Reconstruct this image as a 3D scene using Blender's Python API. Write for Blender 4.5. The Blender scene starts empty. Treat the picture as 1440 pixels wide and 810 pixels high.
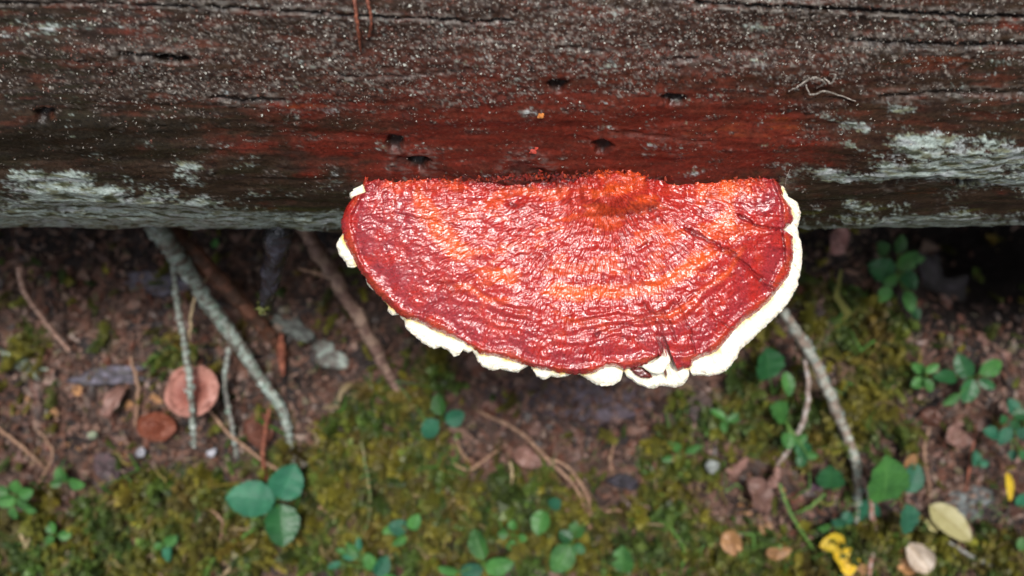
import bpy, math, random
import numpy as np
from mathutils import Vector, Matrix

random.seed(7); RNG = np.random.default_rng(7)
S = bpy.context.scene
COL = S.collection
R = math.radians

# ------------------------------------------------------------------ camera, sky, sun, exposure
CZ = 0.52                                   # camera height above the ground, metres
K = math.tan(R(30)) / 720                   # tangent per photo pixel
cam_data = bpy.data.cameras.new('camera'); cam = bpy.data.objects.new('camera', cam_data); COL.objects.link(cam)
cam.location = (0, 0, CZ); cam.rotation_euler = (0, 0, 0)
cam_data.sensor_width = 36; cam_data.lens = 18 / math.tan(R(30))
cam_data.clip_start = 0.005; cam_data.clip_end = 200
cam_data.dof.use_dof = True; cam_data.dof.focus_distance = 0.285; cam_data.dof.aperture_fstop = 7.8
S.camera = cam

SUN_EL, SUN_AZ = 77, 15                     # azimuth clockwise from +Y (top of the picture)
w = bpy.data.worlds.new('World'); S.world = w; w.use_nodes = True
nt = w.node_tree; nt.nodes.clear()
sky = nt.nodes.new('ShaderNodeTexSky'); sky.sky_type = 'NISHITA'; sky.sun_disc = False
sky.sun_elevation = R(SUN_EL); sky.sun_rotation = R(SUN_AZ); sky.dust_density = 4.0; sky.air_density = 1.0; sky.ozone_density = 1.0
hsv = nt.nodes.new('ShaderNodeHueSaturation'); hsv.inputs['Saturation'].default_value = 0.35
bg = nt.nodes.new('ShaderNodeBackground'); bg.inputs['Strength'].default_value = 0.12
wo = nt.nodes.new('ShaderNodeOutputWorld')
nt.links.new(sky.outputs[0], hsv.inputs['Color']); nt.links.new(hsv.outputs[0], bg.inputs[0]); nt.links.new(bg.outputs[0], wo.inputs[0])
sd = bpy.data.lights.new('sun', 'SUN'); sd.energy = 1.5; sd.angle = R(10); sd.color = (1, 0.97, 0.93)
sun = bpy.data.objects.new('sun', sd); COL.objects.link(sun)
dv = Vector((math.sin(R(SUN_AZ)) * math.cos(R(SUN_EL)), math.cos(R(SUN_AZ)) * math.cos(R(SUN_EL)), math.sin(R(SUN_EL))))
sun.rotation_euler = dv.to_track_quat('Z', 'Y').to_euler(); sun.location = dv * 3
S.view_settings.view_transform = 'Standard'; S.view_settings.look = 'None'
S.view_settings.exposure = 1.22; S.view_settings.gamma = 1
S.render.engine = 'CYCLES'

# ------------------------------------------------------------------ numeric helpers
def _h(ix, iy, seed):
    n = (ix.astype(np.int64) * 374761393 + iy.astype(np.int64) * 668265263 + seed * 1442695041) & 0xffffffff
    n = ((n ^ (n >> 13)) * 1274126177) & 0xffffffff
    return (n ^ (n >> 16)) & 0xffffffff
def noise(x, y, seed=0):
    x, y = np.broadcast_arrays(np.asarray(x, float), np.asarray(y, float))
    x0 = np.floor(x); y0 = np.floor(y); fx = x - x0; fy = y - y0
    u = fx * fx * fx * (fx * (fx * 6 - 15) + 10); v = fy * fy * fy * (fy * (fy * 6 - 15) + 10)
    def g(ix, iy, dx, dy):
        a = _h(ix, iy, seed) * (2 * np.pi / 4294967296.0)
        return np.cos(a) * dx + np.sin(a) * dy
    n00 = g(x0, y0, fx, fy); n10 = g(x0 + 1, y0, fx - 1, fy)
    n01 = g(x0, y0 + 1, fx, fy - 1); n11 = g(x0 + 1, y0 + 1, fx - 1, fy - 1)
    return ((n00 * (1 - u) + n10 * u) * (1 - v) + (n01 * (1 - u) + n11 * u) * v) * 1.5
def fbm(x, y, seed=0, o=4, g=0.5):
    s = 0; a = 1
    for i in range(o):
        s = s + a * noise(np.asarray(x) * 2 ** i, np.asarray(y) * 2 ** i, seed + i * 17); a *= g
    return s
def ss(a, b, x):
    t = np.clip((x - a) / (b - a), 0, 1); return t * t * (3 - 2 * t)
def mixc(c, d, m):
    return c * (1 - m[..., None]) + np.asarray(d, float) * m[..., None]
def blobs(px, py, lst):
    s = np.zeros_like(px, dtype=float)
    for (cx, cy, rx, ry, wt) in lst:
        s = s + wt * np.exp(-(((px - cx) / rx) ** 2 + ((py - cy) / ry) ** 2))
    return s
def seg_dist(px, py, pts):
    """distance to polyline, and parameter 0..1 along it"""
    best = np.full(np.shape(px), 1e9); tt = np.zeros(np.shape(px)); n = len(pts) - 1
    for i in range(n):
        ax, ay = pts[i]; bx, by = pts[i + 1]; dx, dy = bx - ax, by - ay
        t = np.clip(((px - ax) * dx + (py - ay) * dy) / (dx * dx + dy * dy), 0, 1)
        d = np.hypot(px - ax - t * dx, py - ay - t * dy); m = d < best
        best = np.where(m, d, best); tt = np.where(m, (i + t) / n, tt)
    return best, tt
def P(px, py, z):
    """world point at height z on the line of sight through a photo pixel"""
    d = CZ - np.asarray(z, float)
    return np.stack(np.broadcast_arrays((np.asarray(px) - 720) * K * d, (405 - np.asarray(py)) * K * d, np.asarray(z, float)), -1)
def to_px(x, y, z):
    d = CZ - z
    return 720 + x / (K * d), 405 - y / (K * d)

# ------------------------------------------------------------------ scene helpers
def tag(o, label=None, cat=None, group=None, kind=None):
    if label: o['label'] = label
    if cat: o['category'] = cat
    if group: o['group'] = group
    if kind: o['kind'] = kind
    return o
def mesh(name, V, F, col=None, co=None, smooth=True):
    """V (n,3); F (m,3 or 4) array or list of such arrays; col (n,3) colour attribute; co (n,2) leaf coordinate"""
    me = bpy.data.meshes.new(name)
    Fs = F if isinstance(F, list) else [F]
    Fs = [np.asarray(f, np.int32) for f in Fs if len(f)]
    loops = np.concatenate([f.ravel() for f in Fs]); tot = np.concatenate([np.full(len(f), f.shape[1], np.int32) for f in Fs])
    st = np.concatenate([[0], np.cumsum(tot)[:-1]]).astype(np.int32)
    me.vertices.add(len(V)); me.loops.add(len(loops)); me.polygons.add(len(tot))
    me.vertices.foreach_set('co', np.asarray(V, np.float32).ravel())
    me.loops.foreach_set('vertex_index', loops); me.polygons.foreach_set('loop_start', st)
    try: me.polygons.foreach_set('loop_total', tot)
    except Exception: pass
    if smooth: me.polygons.foreach_set('use_smooth', np.ones(len(tot), bool))
    me.update(calc_edges=True)
    if col is not None:
        a = me.color_attributes.new('tint', 'FLOAT_COLOR', 'POINT')
        c = np.ones((len(V), 4), np.float32); c[:, :3] = col; a.data.foreach_set('color', c.ravel())
    if co is not None:
        a = me.attributes.new('blade', 'FLOAT_VECTOR', 'POINT')
        c = np.zeros((len(V), 3), np.float32); c[:, :2] = co; a.data.foreach_set('vector', c.ravel())
    return me
def obj(name, me, mat, parent=None, loc=None):
    o = bpy.data.objects.new(name, me); COL.objects.link(o)
    if mat and not me.materials: me.materials.append(mat)
    if parent:
        o.parent = parent; o.matrix_parent_inverse = Matrix.Translation(-Vector(parent.location))
    if loc is not None: o.location = loc
    return o
def empty(name, loc):
    o = bpy.data.objects.new(name, None); COL.objects.link(o); o.location = loc; o.empty_display_size = 0.01; return o
def gridfaces(nu, nv, wrap=False):
    i = np.arange(nu if wrap else nu - 1)[:, None]; j = np.arange(nv - 1)[None, :]
    a = i * nv + j; b = ((i + 1) % nu) * nv + j
    return np.stack([a, b, b + 1, a + 1], -1).reshape(-1, 4)

# ------------------------------------------------------------------ materials
def mat_attr(name, rough=0.6, spec=0.5, bump=(400, 0.0004, 0.6), vary=0.25, coat=0, sss=0, transl=0, vscale=300, rvar=0.15, plain=None, coat_rough=0.1):
    m = bpy.data.materials.new(name); m.use_nodes = True; n = m.node_tree.nodes; l = m.node_tree.links
    b = n['Principled BSDF']; out = n['Material Output']
    if plain is None:
        a = n.new('ShaderNodeVertexColor'); a.layer_name = 'tint'; src = a.outputs['Color']
    else:
        a = n.new('ShaderNodeRGB'); a.outputs[0].default_value = (*plain, 1); src = a.outputs[0]
    tc = n.new('ShaderNodeTexCoord')
    nz = n.new('ShaderNodeTexNoise'); nz.inputs['Scale'].default_value = vscale; nz.inputs['Detail'].default_value = 4
    l.new(tc.outputs['Object'], nz.inputs['Vector'])
    mr = n.new('ShaderNodeMapRange'); mr.inputs[1].default_value = 0.3; mr.inputs[2].default_value = 0.7
    mr.inputs[3].default_value = 1 - vary; mr.inputs[4].default_value = 1 + vary; l.new(nz.outputs[0], mr.inputs[0])
    mx = n.new('ShaderNodeVectorMath'); mx.operation = 'SCALE'; l.new(src, mx.inputs[0]); l.new(mr.outputs[0], mx.inputs['Scale'])
    l.new(mx.outputs[0], b.inputs['Base Color'])
    r2 = n.new('ShaderNodeMapRange'); r2.inputs[1].default_value = 0.3; r2.inputs[2].default_value = 0.7
    r2.inputs[3].default_value = max(0.03, rough - rvar); r2.inputs[4].default_value = rough + rvar
    n2 = n.new('ShaderNodeTexNoise'); n2.inputs['Scale'].default_value = vscale * 0.37; l.new(tc.outputs['Object'], n2.inputs['Vector'])
    l.new(n2.outputs[0], r2.inputs[0]); l.new(r2.outputs[0], b.inputs['Roughness'])
    b.inputs['Specular IOR Level'].default_value = spec
    b.inputs['Coat Weight'].default_value = coat; b.inputs['Coat Roughness'].default_value = coat_rough
    if sss:
        b.inputs['Subsurface Weight'].default_value = sss; b.inputs['Subsurface Radius'].default_value = (1, 0.5, 0.25); b.inputs['Subsurface Scale'].default_value = 0.0015
    if bump:
        n3 = n.new('ShaderNodeTexNoise'); n3.inputs['Scale'].default_value = bump[0]; n3.inputs['Detail'].default_value = 3
        l.new(tc.outputs['Object'], n3.inputs['Vector'])
        bp = n.new('ShaderNodeBump'); bp.inputs['Distance'].default_value = bump[1]; bp.inputs['Strength'].default_value = bump[2]
        l.new(n3.outputs[0], bp.inputs['Height']); l.new(bp.outputs[0], b.inputs['Normal'])
        if coat: l.new(bp.outputs[0], b.inputs['Coat Normal'])
    if transl:
        t = n.new('ShaderNodeBsdfTranslucent'); l.new(mx.outputs[0], t.inputs[0])
        ms = n.new('ShaderNodeMixShader'); ms.inputs[0].default_value = transl
        l.new(b.outputs[0], ms.inputs[1]); l.new(t.outputs[0], ms.inputs[2]); l.new(ms.outputs[0], out.inputs[0])
    return m
def mat_leaf(name, c1, c2, vein, rough=0.35, transl=0.25):
    m = bpy.data.materials.new(name); m.use_nodes = True; n = m.node_tree.nodes; l = m.node_tree.links
    b = n['Principled BSDF']; out = n['Material Output']
    at = n.new('ShaderNodeAttribute'); at.attribute_name = 'blade'
    sep = n.new('ShaderNodeSeparateXYZ'); l.new(at.outputs['Vector'], sep.inputs[0])
    ab = n.new('ShaderNodeMath'); ab.operation = 'ABSOLUTE'; l.new(sep.outputs[1], ab.inputs[0])
    # side veins: |across| and along make a chevron wave
    ml = n.new('ShaderNodeMath'); ml.operation = 'MULTIPLY_ADD'; ml.inputs[1].default_value = -0.45; l.new(ab.outputs[0], ml.inputs[0]); l.new(sep.outputs[0], ml.inputs[2])
    m2 = n.new('ShaderNodeMath'); m2.operation = 'MULTIPLY'; m2.inputs[1].default_value = 40; l.new(ml.outputs[0], m2.inputs[0])
    sn = n.new('ShaderNodeMath'); sn.operation = 'SINE'; l.new(m2.outputs[0], sn.inputs[0])
    r1 = n.new('ShaderNodeMapRange'); r1.inputs[1].default_value = 0.8; r1.inputs[2].default_value = 1.0; r1.inputs[4].default_value = 0.5; l.new(sn.outputs[0], r1.inputs[0])
    r2 = n.new('ShaderNodeMapRange'); r2.inputs[1].default_value = 0.1; r2.inputs[2].default_value = 0.0; l.new(ab.outputs[0], r2.inputs[0])
    mxm = n.new('ShaderNodeMath'); mxm.operation = 'MAXIMUM'; l.new(r1.outputs[0], mxm.inputs[0]); l.new(r2.outputs[0], mxm.inputs[1])
    tc = n.new('ShaderNodeTexCoord'); nz = n.new('ShaderNodeTexNoise'); nz.inputs['Scale'].default_value = 120; nz.inputs['Detail'].default_value = 5
    oi = n.new('ShaderNodeObjectInfo'); ad = n.new('ShaderNodeVectorMath'); l.new(tc.outputs['Object'], ad.inputs[0]); l.new(oi.outputs['Random'], ad.inputs[1]); l.new(ad.outputs[0], nz.inputs['Vector'])
    cr = n.new('ShaderNodeValToRGB'); cr.color_ramp.elements[0].position = 0.35; cr.color_ramp.elements[1].position = 0.65
    cr.color_ramp.elements[0].color = (*c1, 1); cr.color_ramp.elements[1].color = (*c2, 1); l.new(nz.outputs[0], cr.inputs[0])
    mix = n.new('ShaderNodeMix'); mix.data_type = 'RGBA'; l.new(mxm.outputs[0], mix.inputs[0]); l.new(cr.outputs[0], mix.inputs[6]); mix.inputs[7].default_value = (*vein, 1)
    hs = n.new('ShaderNodeHueSaturation'); rr = n.new('ShaderNodeMapRange'); rr.inputs[3].default_value = 0.7; rr.inputs[4].default_value = 1.25
    l.new(oi.outputs['Random'], rr.inputs[0]); l.new(rr.outputs[0], hs.inputs['Value']); l.new(mix.outputs[2], hs.inputs['Color'])
    l.new(hs.outputs[0], b.inputs['Base Color']); b.inputs['Roughness'].default_value = rough
    bp = n.new('ShaderNodeBump'); bp.inputs['Distance'].default_value = 0.0006; bp.inputs['Strength'].default_value = 0.6; bp.invert = True
    l.new(mxm.outputs[0], bp.inputs['Height']); l.new(bp.outputs[0], b.inputs['Normal'])
    t = n.new('ShaderNodeBsdfTranslucent'); l.new(hs.outputs[0], t.inputs[0])
    ms = n.new('ShaderNodeMixShader'); ms.inputs[0].default_value = transl
    l.new(b.outputs[0], ms.inputs[1]); l.new(t.outputs[0], ms.inputs[2]); l.new(ms.outputs[0], out.inputs[0])
    return m

M_log = mat_attr('weathered_wet_wood', 0.4, 0.22, (900, 0.0005, 0.6), 0.35, vscale=700)
M_crumb = mat_attr('bark_crumbs', 0.4, 0.6, None, 0.3, vscale=900)
M_cap = mat_attr('wet_red_fungus_skin', 0.26, 0.8, (1500, 0.0003, 0.7), 0.22, coat=0.5, coat_rough=0.12, sss=0.10, vscale=900, rvar=0.08)
M_pore = mat_attr('white_pore_flesh', 0.7, 0.3, (1800, 0.0003, 0.8), 0.06, sss=0.25, vscale=600)
M_ground = mat_attr('forest_soil', 0.75, 0.3, (500, 0.0010, 0.8), 0.45, vscale=260)
M_moss = mat_attr('moss_shoots', 0.6, 0.4, None, 0.3, transl=0.25, vscale=120)
M_litter = mat_attr('dead_litter', 0.55, 0.4, None, 0.3, transl=0.1, vscale=300)
M_twig = mat_attr('twig_bark', 0.55, 0.4, (700, 0.0006, 0.7), 0.35, vscale=400)
M_wet = mat_attr('wet_black_wood', 0.24, 0.5, (420, 0.0012, 0.9), 0.3, coat=0.45, vscale=300, rvar=0.08)
M_mush = mat_attr('mushroom_flesh', 0.6, 0.3, (700, 0.0004, 0.6), 0.12, vscale=260)
M_chip = mat_attr('old_bark_slab', 0.6, 0.4, (450, 0.0015, 0.8), 0.4, vscale=200)
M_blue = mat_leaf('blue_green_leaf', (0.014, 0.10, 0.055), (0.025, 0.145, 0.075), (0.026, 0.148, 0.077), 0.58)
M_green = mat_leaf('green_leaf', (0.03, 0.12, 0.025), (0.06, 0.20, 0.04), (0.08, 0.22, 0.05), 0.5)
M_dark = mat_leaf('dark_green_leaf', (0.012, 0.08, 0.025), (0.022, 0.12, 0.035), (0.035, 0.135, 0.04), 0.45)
M_yellow = mat_leaf('yellow_dead_leaf', (0.55, 0.36, 0.02), (0.75, 0.55, 0.04), (0.5, 0.3, 0.04), 0.5)
M_cream = mat_leaf('cream_dead_leaf', (0.46, 0.42, 0.17), (0.55, 0.5, 0.24), (0.4, 0.33, 0.14), 0.5)
M_white = mat_leaf('bleached_dead_leaf', (0.5, 0.38, 0.28), (0.8, 0.7, 0.6), (0.55, 0.4, 0.25), 0.3)
M_brown = mat_leaf('tan_dead_leaf', (0.30, 0.15, 0.06), (0.5, 0.27, 0.12), (0.22, 0.1, 0.05), 0.5)
M_pink = mat_leaf('pinkish_dead_leaf', (0.13, 0.065, 0.052), (0.25, 0.135, 0.11), (0.18, 0.1, 0.07), 0.5)
M_rust = mat_leaf('rust_dead_leaf', (0.09, 0.032, 0.02), (0.17, 0.06, 0.035), (0.10, 0.04, 0.02), 0.5)
M_water = bpy.data.materials.new('water'); M_water.use_nodes = True
_b = M_water.node_tree.nodes['Principled BSDF']; _b.inputs['Transmission Weight'].default_value = 1; _b.inputs['Roughness'].default_value = 0.02; _b.inputs['IOR'].default_value = 1.33
_b.inputs['Base Color'].default_value = (0.95, 0.97, 0.95, 1)

# ------------------------------------------------------------------ ground
def terrain(x, y):
    x = np.asarray(x, float); y = np.asarray(y, float)
    z = 0.007 * noise(x * 9, y * 9, 3) + 0.004 * noise(x * 28, y * 28, 4)
    z = z - 0.028 * ss(0.045, 0.12, y) * (np.abs(x) < 9)
    z = z - 0.13 * np.exp(-(((x - 0.30) / 0.055) ** 2 + ((y - 0.035) / 0.045) ** 2)) - 0.02 * np.exp(-(((x + 0.115) / 0.03) ** 2 + ((y + 0.045) / 0.016) ** 2))
    for sx in (-1, 1):
        z = z + 0.108 * np.exp(-(((x - sx * 0.85) / 0.18) ** 2 + ((y - 0.134) / 0.14) ** 2))
    z = z + 0.25 * noise(x * 0.35 + 0.5, y * 0.35 + 0.5, 8) * ss(1.5, 6, np.hypot(x, y))
    return z
def G(px, py, h=0.0):
    """point h metres above the ground under a photo pixel"""
    z = 0.0
    for _ in range(12):
        p = P(px, py, z); z = 0.5 * z + 0.5 * (float(terrain(p[0], p[1])) + h)
    return P(px, py, z)
MOSS_P = [(560, 720, 330, 90, 1.0), (530, 600, 90, 70, .8), (1220, 470, 95, 95, .9), (1180, 600, 130, 50, .8), (258, 470, 35, 50, .7), (60, 480, 55, 30, .5),
          (960, 650, 90, 60, .5), (1250, 780, 260, 50, .9), (90, 770, 190, 60, .9), (930, 760, 120, 60, .7), (230, 700, 90, 50, .6), (1000, 570, 70, 60, .5), (1080, 400, 60, 60, .3),(600,545,60,50,.5)]
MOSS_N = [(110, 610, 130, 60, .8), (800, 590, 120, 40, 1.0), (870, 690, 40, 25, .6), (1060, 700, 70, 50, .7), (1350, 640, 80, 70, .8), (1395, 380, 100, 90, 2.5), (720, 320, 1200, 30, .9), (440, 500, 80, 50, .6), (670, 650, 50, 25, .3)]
def moss_at(px, py):
    m = blobs(px, py, MOSS_P) - blobs(px, py, MOSS_N) + 0.45 * fbm(px / 60, py / 60, 21, 3)
    return ss(0.22, 0.62, m)
def axis(lo, hi, n, far, nf):
    e = np.geomspace(0.006, far, nf); return np.concatenate([lo - e[::-1], np.linspace(lo, hi, n), hi + e])
gx = axis(-.36, .36, 560, 60, 46); gy = axis(-.24, .24, 380, 60, 46)
X, Y = np.meshgrid(gx, gy, indexing='ij'); Z = terrain(X, Y)
px, py = to_px(X, Y, Z)
near = (np.abs(X) < .5) & (np.abs(Y) < .4)
mo = moss_at(px, py) * near + (~near) * ss(-.1, .3, fbm(X * 6, Y * 6, 5, 3))
lump = fbm(X * 110, Y * 110, 31, 3)
Z = Z + (0.0016 + 0.0016 * mo) * lump + 0.004 * mo * (0.5 + noise(X * 45, Y * 45, 33))
chipn = np.abs(noise(X * 160 + 3 * noise(X * 50, Y * 50, 9), Y * 260, 35)); Z = Z + (1 - mo) * 0.0018 * ss(.15, .5, chipn)
soil = np.full(X.shape + (3,), (0.075, 0.045, 0.035))
soil = mixc(soil, (0.19, 0.095, 0.068), ss(-.1, .5, fbm(X * 90, Y * 90, 41, 3)))
soil = mixc(soil, (0.03, 0.022, 0.022), ss(.1, .5, fbm(X * 40, Y * 40, 42, 3)))
soil = mixc(soil, (0.11, 0.085, 0.11), 0.7 * np.clip(blobs(px, py, [(800, 560, 120, 32, 1), (250, 400, 60, 30, .6)]), 0, 1))
soil = mixc(soil, (0.02, 0.014, 0.013), np.clip(blobs(px, py, [(1350, 480, 90, 60, .7), (1170, 420, 70, 60, .5), (1000, 600, 60, 60, .5), (330, 540, 60, 40, .6), (1395, 380, 100, 90, 1.6), (720, 335, 1200, 45, .8), (450, 520, 50, 30, 1), (1160, 380, 60, 50, .5), (100, 340, 90, 25, .5)]), 0, 1))  # shade under the log and in hollows painted into the soil, plus dark patches
mosc = np.full(X.shape + (3,), (0.050, 0.042, 0.006)); mosc = mixc(mosc, (0.02, 0.032, 0.006), ss(-.2, .4, fbm(X * 20, Y * 20, 43, 3)))
mosc = mixc(mosc, (0.06, 0.035, 0.02), ss(.15, .5, fbm(X * 60, Y * 60, 44, 2)))
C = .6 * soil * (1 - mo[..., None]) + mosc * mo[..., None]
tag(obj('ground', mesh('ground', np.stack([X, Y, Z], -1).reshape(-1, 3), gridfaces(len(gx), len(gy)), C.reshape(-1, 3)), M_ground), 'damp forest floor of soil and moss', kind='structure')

# ------------------------------------------------------------------ fallen log
LR, LY, LZ = 0.11, 0.134, 0.18
lx = axis(-.23, .23, 860, 1.6, 40)
a_d = np.linspace(R(18), R(104), 300); a_c = np.linspace(R(104), R(378), 70)[1:-1]
la = np.concatenate([a_d, a_c])             # angle from the top towards the viewer's side
XX, AA = np.meshgrid(lx, la, indexing='ij')
def logpt(x, a, r): return np.stack(np.broadcast_arrays(x, LY - r * np.sin(a), LZ + r * np.cos(a)), -1)
p0 = logpt(XX, AA, LR); px, py = to_px(p0[..., 0], p0[..., 1], p0[..., 2])
sarc = AA * LR; vis = (AA < R(110))
def lmask(px, py, lst, amp, sc, seed, ay=2.2):
    return blobs(px, py, lst) + amp * fbm(px / sc, py / sc * ay, seed, 5, .6)
lich = lmask(px, py, [(90, 252, 70, 14, .9), (40, 285, 120, 12, .8), (200, 285, 120, 14, .9), (330, 303, 190, 11, 1.0), (90, 306, 160, 9, .95), (90, 268, 110, 8, .5), (380, 314, 200, 5, .8), (80, 316, 150, 4, .8), (1300, 316, 200, 4, .8), (275, 232, 30, 8, .5), (280, 255, 25, 10, .6),(365,268,25,8,.35),
                      (1190, 178, 40, 12, .5), (1265, 155, 30, 9, .6), (1290, 205, 70, 18, .75), (1400, 225, 80, 25, 1), (1300, 245, 70, 15, .9), (1420, 262, 70, 14, .8), (1180, 252, 70, 9, .75), (1290, 307, 160, 8, .95), (1160, 240, 30, 7, .4), (1220, 292, 60, 6, .5), (40, 45, 50, 12, .45)], .42, 55, 51)
lich_m = ss(.34, .72, lich + .25 * fbm(px / 7, py / 4.5, 56, 3, .7)) * vis
redw = ss(.2, .8, lmask(px, py, [(760, 190, 330, 80, 1), (420, 150, 40, 16, .6), (1040, 190, 110, 35, .7), (170, 40, 110, 20, .4), (1340, 88, 60, 16, .5), (850, 235, 300, 25, .6), (1390, 38, 60, 12, .5), (450, 205, 120, 14, .4)], .35, 70, 52))
orange = ss(.35, .8, lmask(px, py, [(1330, 88, 70, 15, .9), (1090, 180, 80, 14, .9), (980, 195, 60, 10, .6), (430, 150, 40, 12, .5), (1380, 36, 60, 10, .6), (180, 40, 60, 12, .4), (1000, 272, 60, 10, .4), (1300, 275, 120, 10, .5)], .3, 60, 53))
streak = fbm(px / 120, py / 7, 58, 4, .6)
crust = ss(.25, .95, .45 * streak + lmask(px, py, [(200, 100, 260, 60, .7), (700, 60, 500, 70, .75), (1100, 60, 500, 70, .8), (620, 140, 150, 30, .35), (300, 130, 200, 40, .3), (0, 10, 2000, 25, .4)], .75, 45, 54))
dark = ss(.3, .8, lmask(px, py, [(60, 200, 160, 35, .7), (250, 190, 220, 40, .5), (600, 240, 160, 20, .4), (850, 250, 130, 12, .5), (1250, 270, 200, 14, .5), (1160, 60, 50, 30, .3), (700, 300, 400, 10, .4), (1200, 130, 60, 12, .4), (40, 60, 90, 14, .6)], .3, 60, 55))
CR = [([(-60, 4), (150, 3), (300, 8), (420, 14), (520, 22), (620, 26), (660, 32), (720, 28)], 2.0, 1.4), ([(980, 4), (1080, 9), (1180, 14), (1300, 20), (1380, 24), (1500, 22)], 2.6, 2.0),
      ([(170, 76), (230, 79), (265, 83)], 4, 1.2), ([(300, 136), (340, 142), (400, 141)], 3, .9), ([(1200, 60), (1330, 66), (1460, 64)], 3.5, 1.2), ([(1240, 140), (1330, 134), (1460, 130)], 3, .8), ([(1250, 262), (1290, 255), (1320, 252)], 4, .8),
      ([(780, 66), (830, 70), (850, 73)], 2.5, .8), ([(470, 106), (560, 108), (640, 100)], 2, .6), ([(930, 88), (980, 84)], 3, .8), ([(860, 190), (1000, 203)], 2, .4), ([(560, 228), (600, 230)], 5, .8), ([(720, 240), (740, 236), (760, 243)], 6, .8)]
crk = np.zeros(px.shape); ridge = np.zeros(px.shape); wob = 2.5 * fbm(px / 18, py / 8, 61, 3)
for pts, wd, dp in CR:
    d, t = seg_dist(px, py + wob, pts); crk = np.maximum(crk, dp * np.exp(-(d / wd) ** 2)); ridge = np.maximum(ridge, .6 * dp * np.exp(-((d - 2.2 * wd) / (1.5 * wd)) ** 2))
holes = np.zeros(px.shape)
for hx, hy, rx, ry in [(948, 139, 20, 6), (783, 118, 19, 6), (848, 208, 15, 7), (588, 229, 16, 5), (555, 203, 14, 8), (62, 160, 14, 7), (1362, 258, 22, 5), (240, 81, 26, 4)]:
    q = np.hypot((px - hx) / rx, (py - hy) / np.where(py < hy, ry, ry * 2.2)); holes = np.maximum(holes, 1 - ss(.55, 1.1, q + .25 * noise(px / 9, py / 9, 62)))
X3 = XX * 1000; S3 = sarc * 1000
D = 2.2 * noise(X3 / 150, S3 / 30, 70) + 1.0 * noise(X3 / 60, S3 / 11, 71) + .30 * noise(X3 / 26, S3 / 3.6, 72) + .5 * noise(X3 / 12, S3 / 14, 171) + ss(R(70), R(88), AA) * (1.1 * noise(X3 / 28, S3 / 40, 172) + .5 * noise(X3 / 6, S3 / 12, 173)) + .09 * noise(X3 / 9, S3 / 1.4, 73)
D = D + crust * (.42 * fbm(X3 / 2.6, S3 / 2.0, 74, 3, .7) + .4 * np.abs(noise(X3 / 1.4, S3 / 1.0, 75))) + lich_m * (.25 + .2 * fbm(X3 / 4, S3 / 2.4, 76, 3, .6))
D = D - crk * vis - 2.4 * holes * vis + ridge * .5 * vis
wear = ss(.1, .5, noise(X3 / 14, S3 / 5, 77)) * (1 - crust) * .3; D = D - wear
brown = np.full(px.shape + (3,), (0.038, 0.023, 0.014))
brown = mixc(brown, (0.026, 0.021, 0.011), ss(0, .5, noise(X3 / 30, S3 / 6, 80)))
C = mixc(brown, (0.16, 0.017, 0.009), redw * (.75 + .25 * noise(X3 / 12, S3 / 2, 81)))
C = mixc(C, (0.24, 0.055, 0.014), .75 * orange * ss(-.3, .3, noise(X3 / 14, S3 / 1.5, 82)))
C = mixc(C, (0.045, 0.028, 0.022), crust * .5)
C = mixc(C, (0.020, 0.012, 0.009), .8 * ss(.0, .5, fbm(px / 90, py / 6, 59, 4, .6)) * (1 - .3 * crust) * (1 - .6 * redw))
C = mixc(C, (0.12, 0.032, 0.018), .5 * ss(.1, .5, fbm(px / 80, py / 12, 60, 3)) * ss(250, 150, py))
C = mixc(C, (0.13, 0.022, 0.012), .45 * np.clip(blobs(px, py, [(800, 130, 330, 90, 1), (1060, 190, 120, 40, .6)]), 0, 1))
C = mixc(C, (0.24, 0.21, 0.185), crust * ss(.28, .7, fbm(X3 / 1.7, S3 / 1.2, 83, 3, .8) + .35 * noise(X3 / 22, S3 / 9, 89)) * .85)
C = mixc(C, (0.022, 0.014, 0.012), crust * ss(.15, .5, fbm(X3 / 2.3, S3 / 1.3, 90, 3, .8)) * .8)
C = mixc(C, (0.014, 0.011, 0.006), .8 * dark)
C = mixc(C, (0.20, 0.18, 0.16), .7 * np.clip(ridge, 0, 1) * ss(-.1, .3, noise(X3 / 3, S3, 84)) * vis)
C = C * (.72 + .1 * ss(0, .4, noise(X3 / 40, S3 / 16, 190)))[..., None]
lc = mixc(np.full(px.shape + (3,), (0.31, 0.37, 0.34)), (0.17, 0.18, 0.12), ss(-.1, .5, fbm(X3 / 6, S3 / 2, 85, 4)))
lc = mixc(lc, (0.32, 0.35, 0.35), ss(.1, .5, noise(X3 / 9, S3 / 3, 88)))
C = C * (1 - lich_m[..., None]) + lc * lich_m[..., None]
C = mixc(C, (0.035, 0.04, 0.016), lich_m * .9 * ss(.25, .42, noise(X3 / 7, S3 / 3.0, 86) + .3 * noise(X3 / 2.2, S3 / 1.4, 187)))
C = mixc(C, (0.07, 0.075, 0.012), .6 * ss(.1, .5, noise(X3 / 15, S3 / 5, 87)) * ss(285, 300, py) * ss(330, 315, py) * (1 - lich_m * .7))
C = mixc(C, (0.010, 0.007, 0.006), np.clip(crk * .7 + holes * .9, 0, 1) * vis)
rad = LR + D / 1000
LP = logpt(XX, AA, rad)
rootlog = empty('fallen_log', (0, LY, 0.07))
tag(rootlog, 'fallen barkless log with red-brown wood and pale lichen above the fungus', 'log')
obj('trunk', mesh('trunk', LP.reshape(-1, 3), gridfaces(len(lx), len(la), False), C.reshape(-1, 3)), M_log, rootlog)
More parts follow.
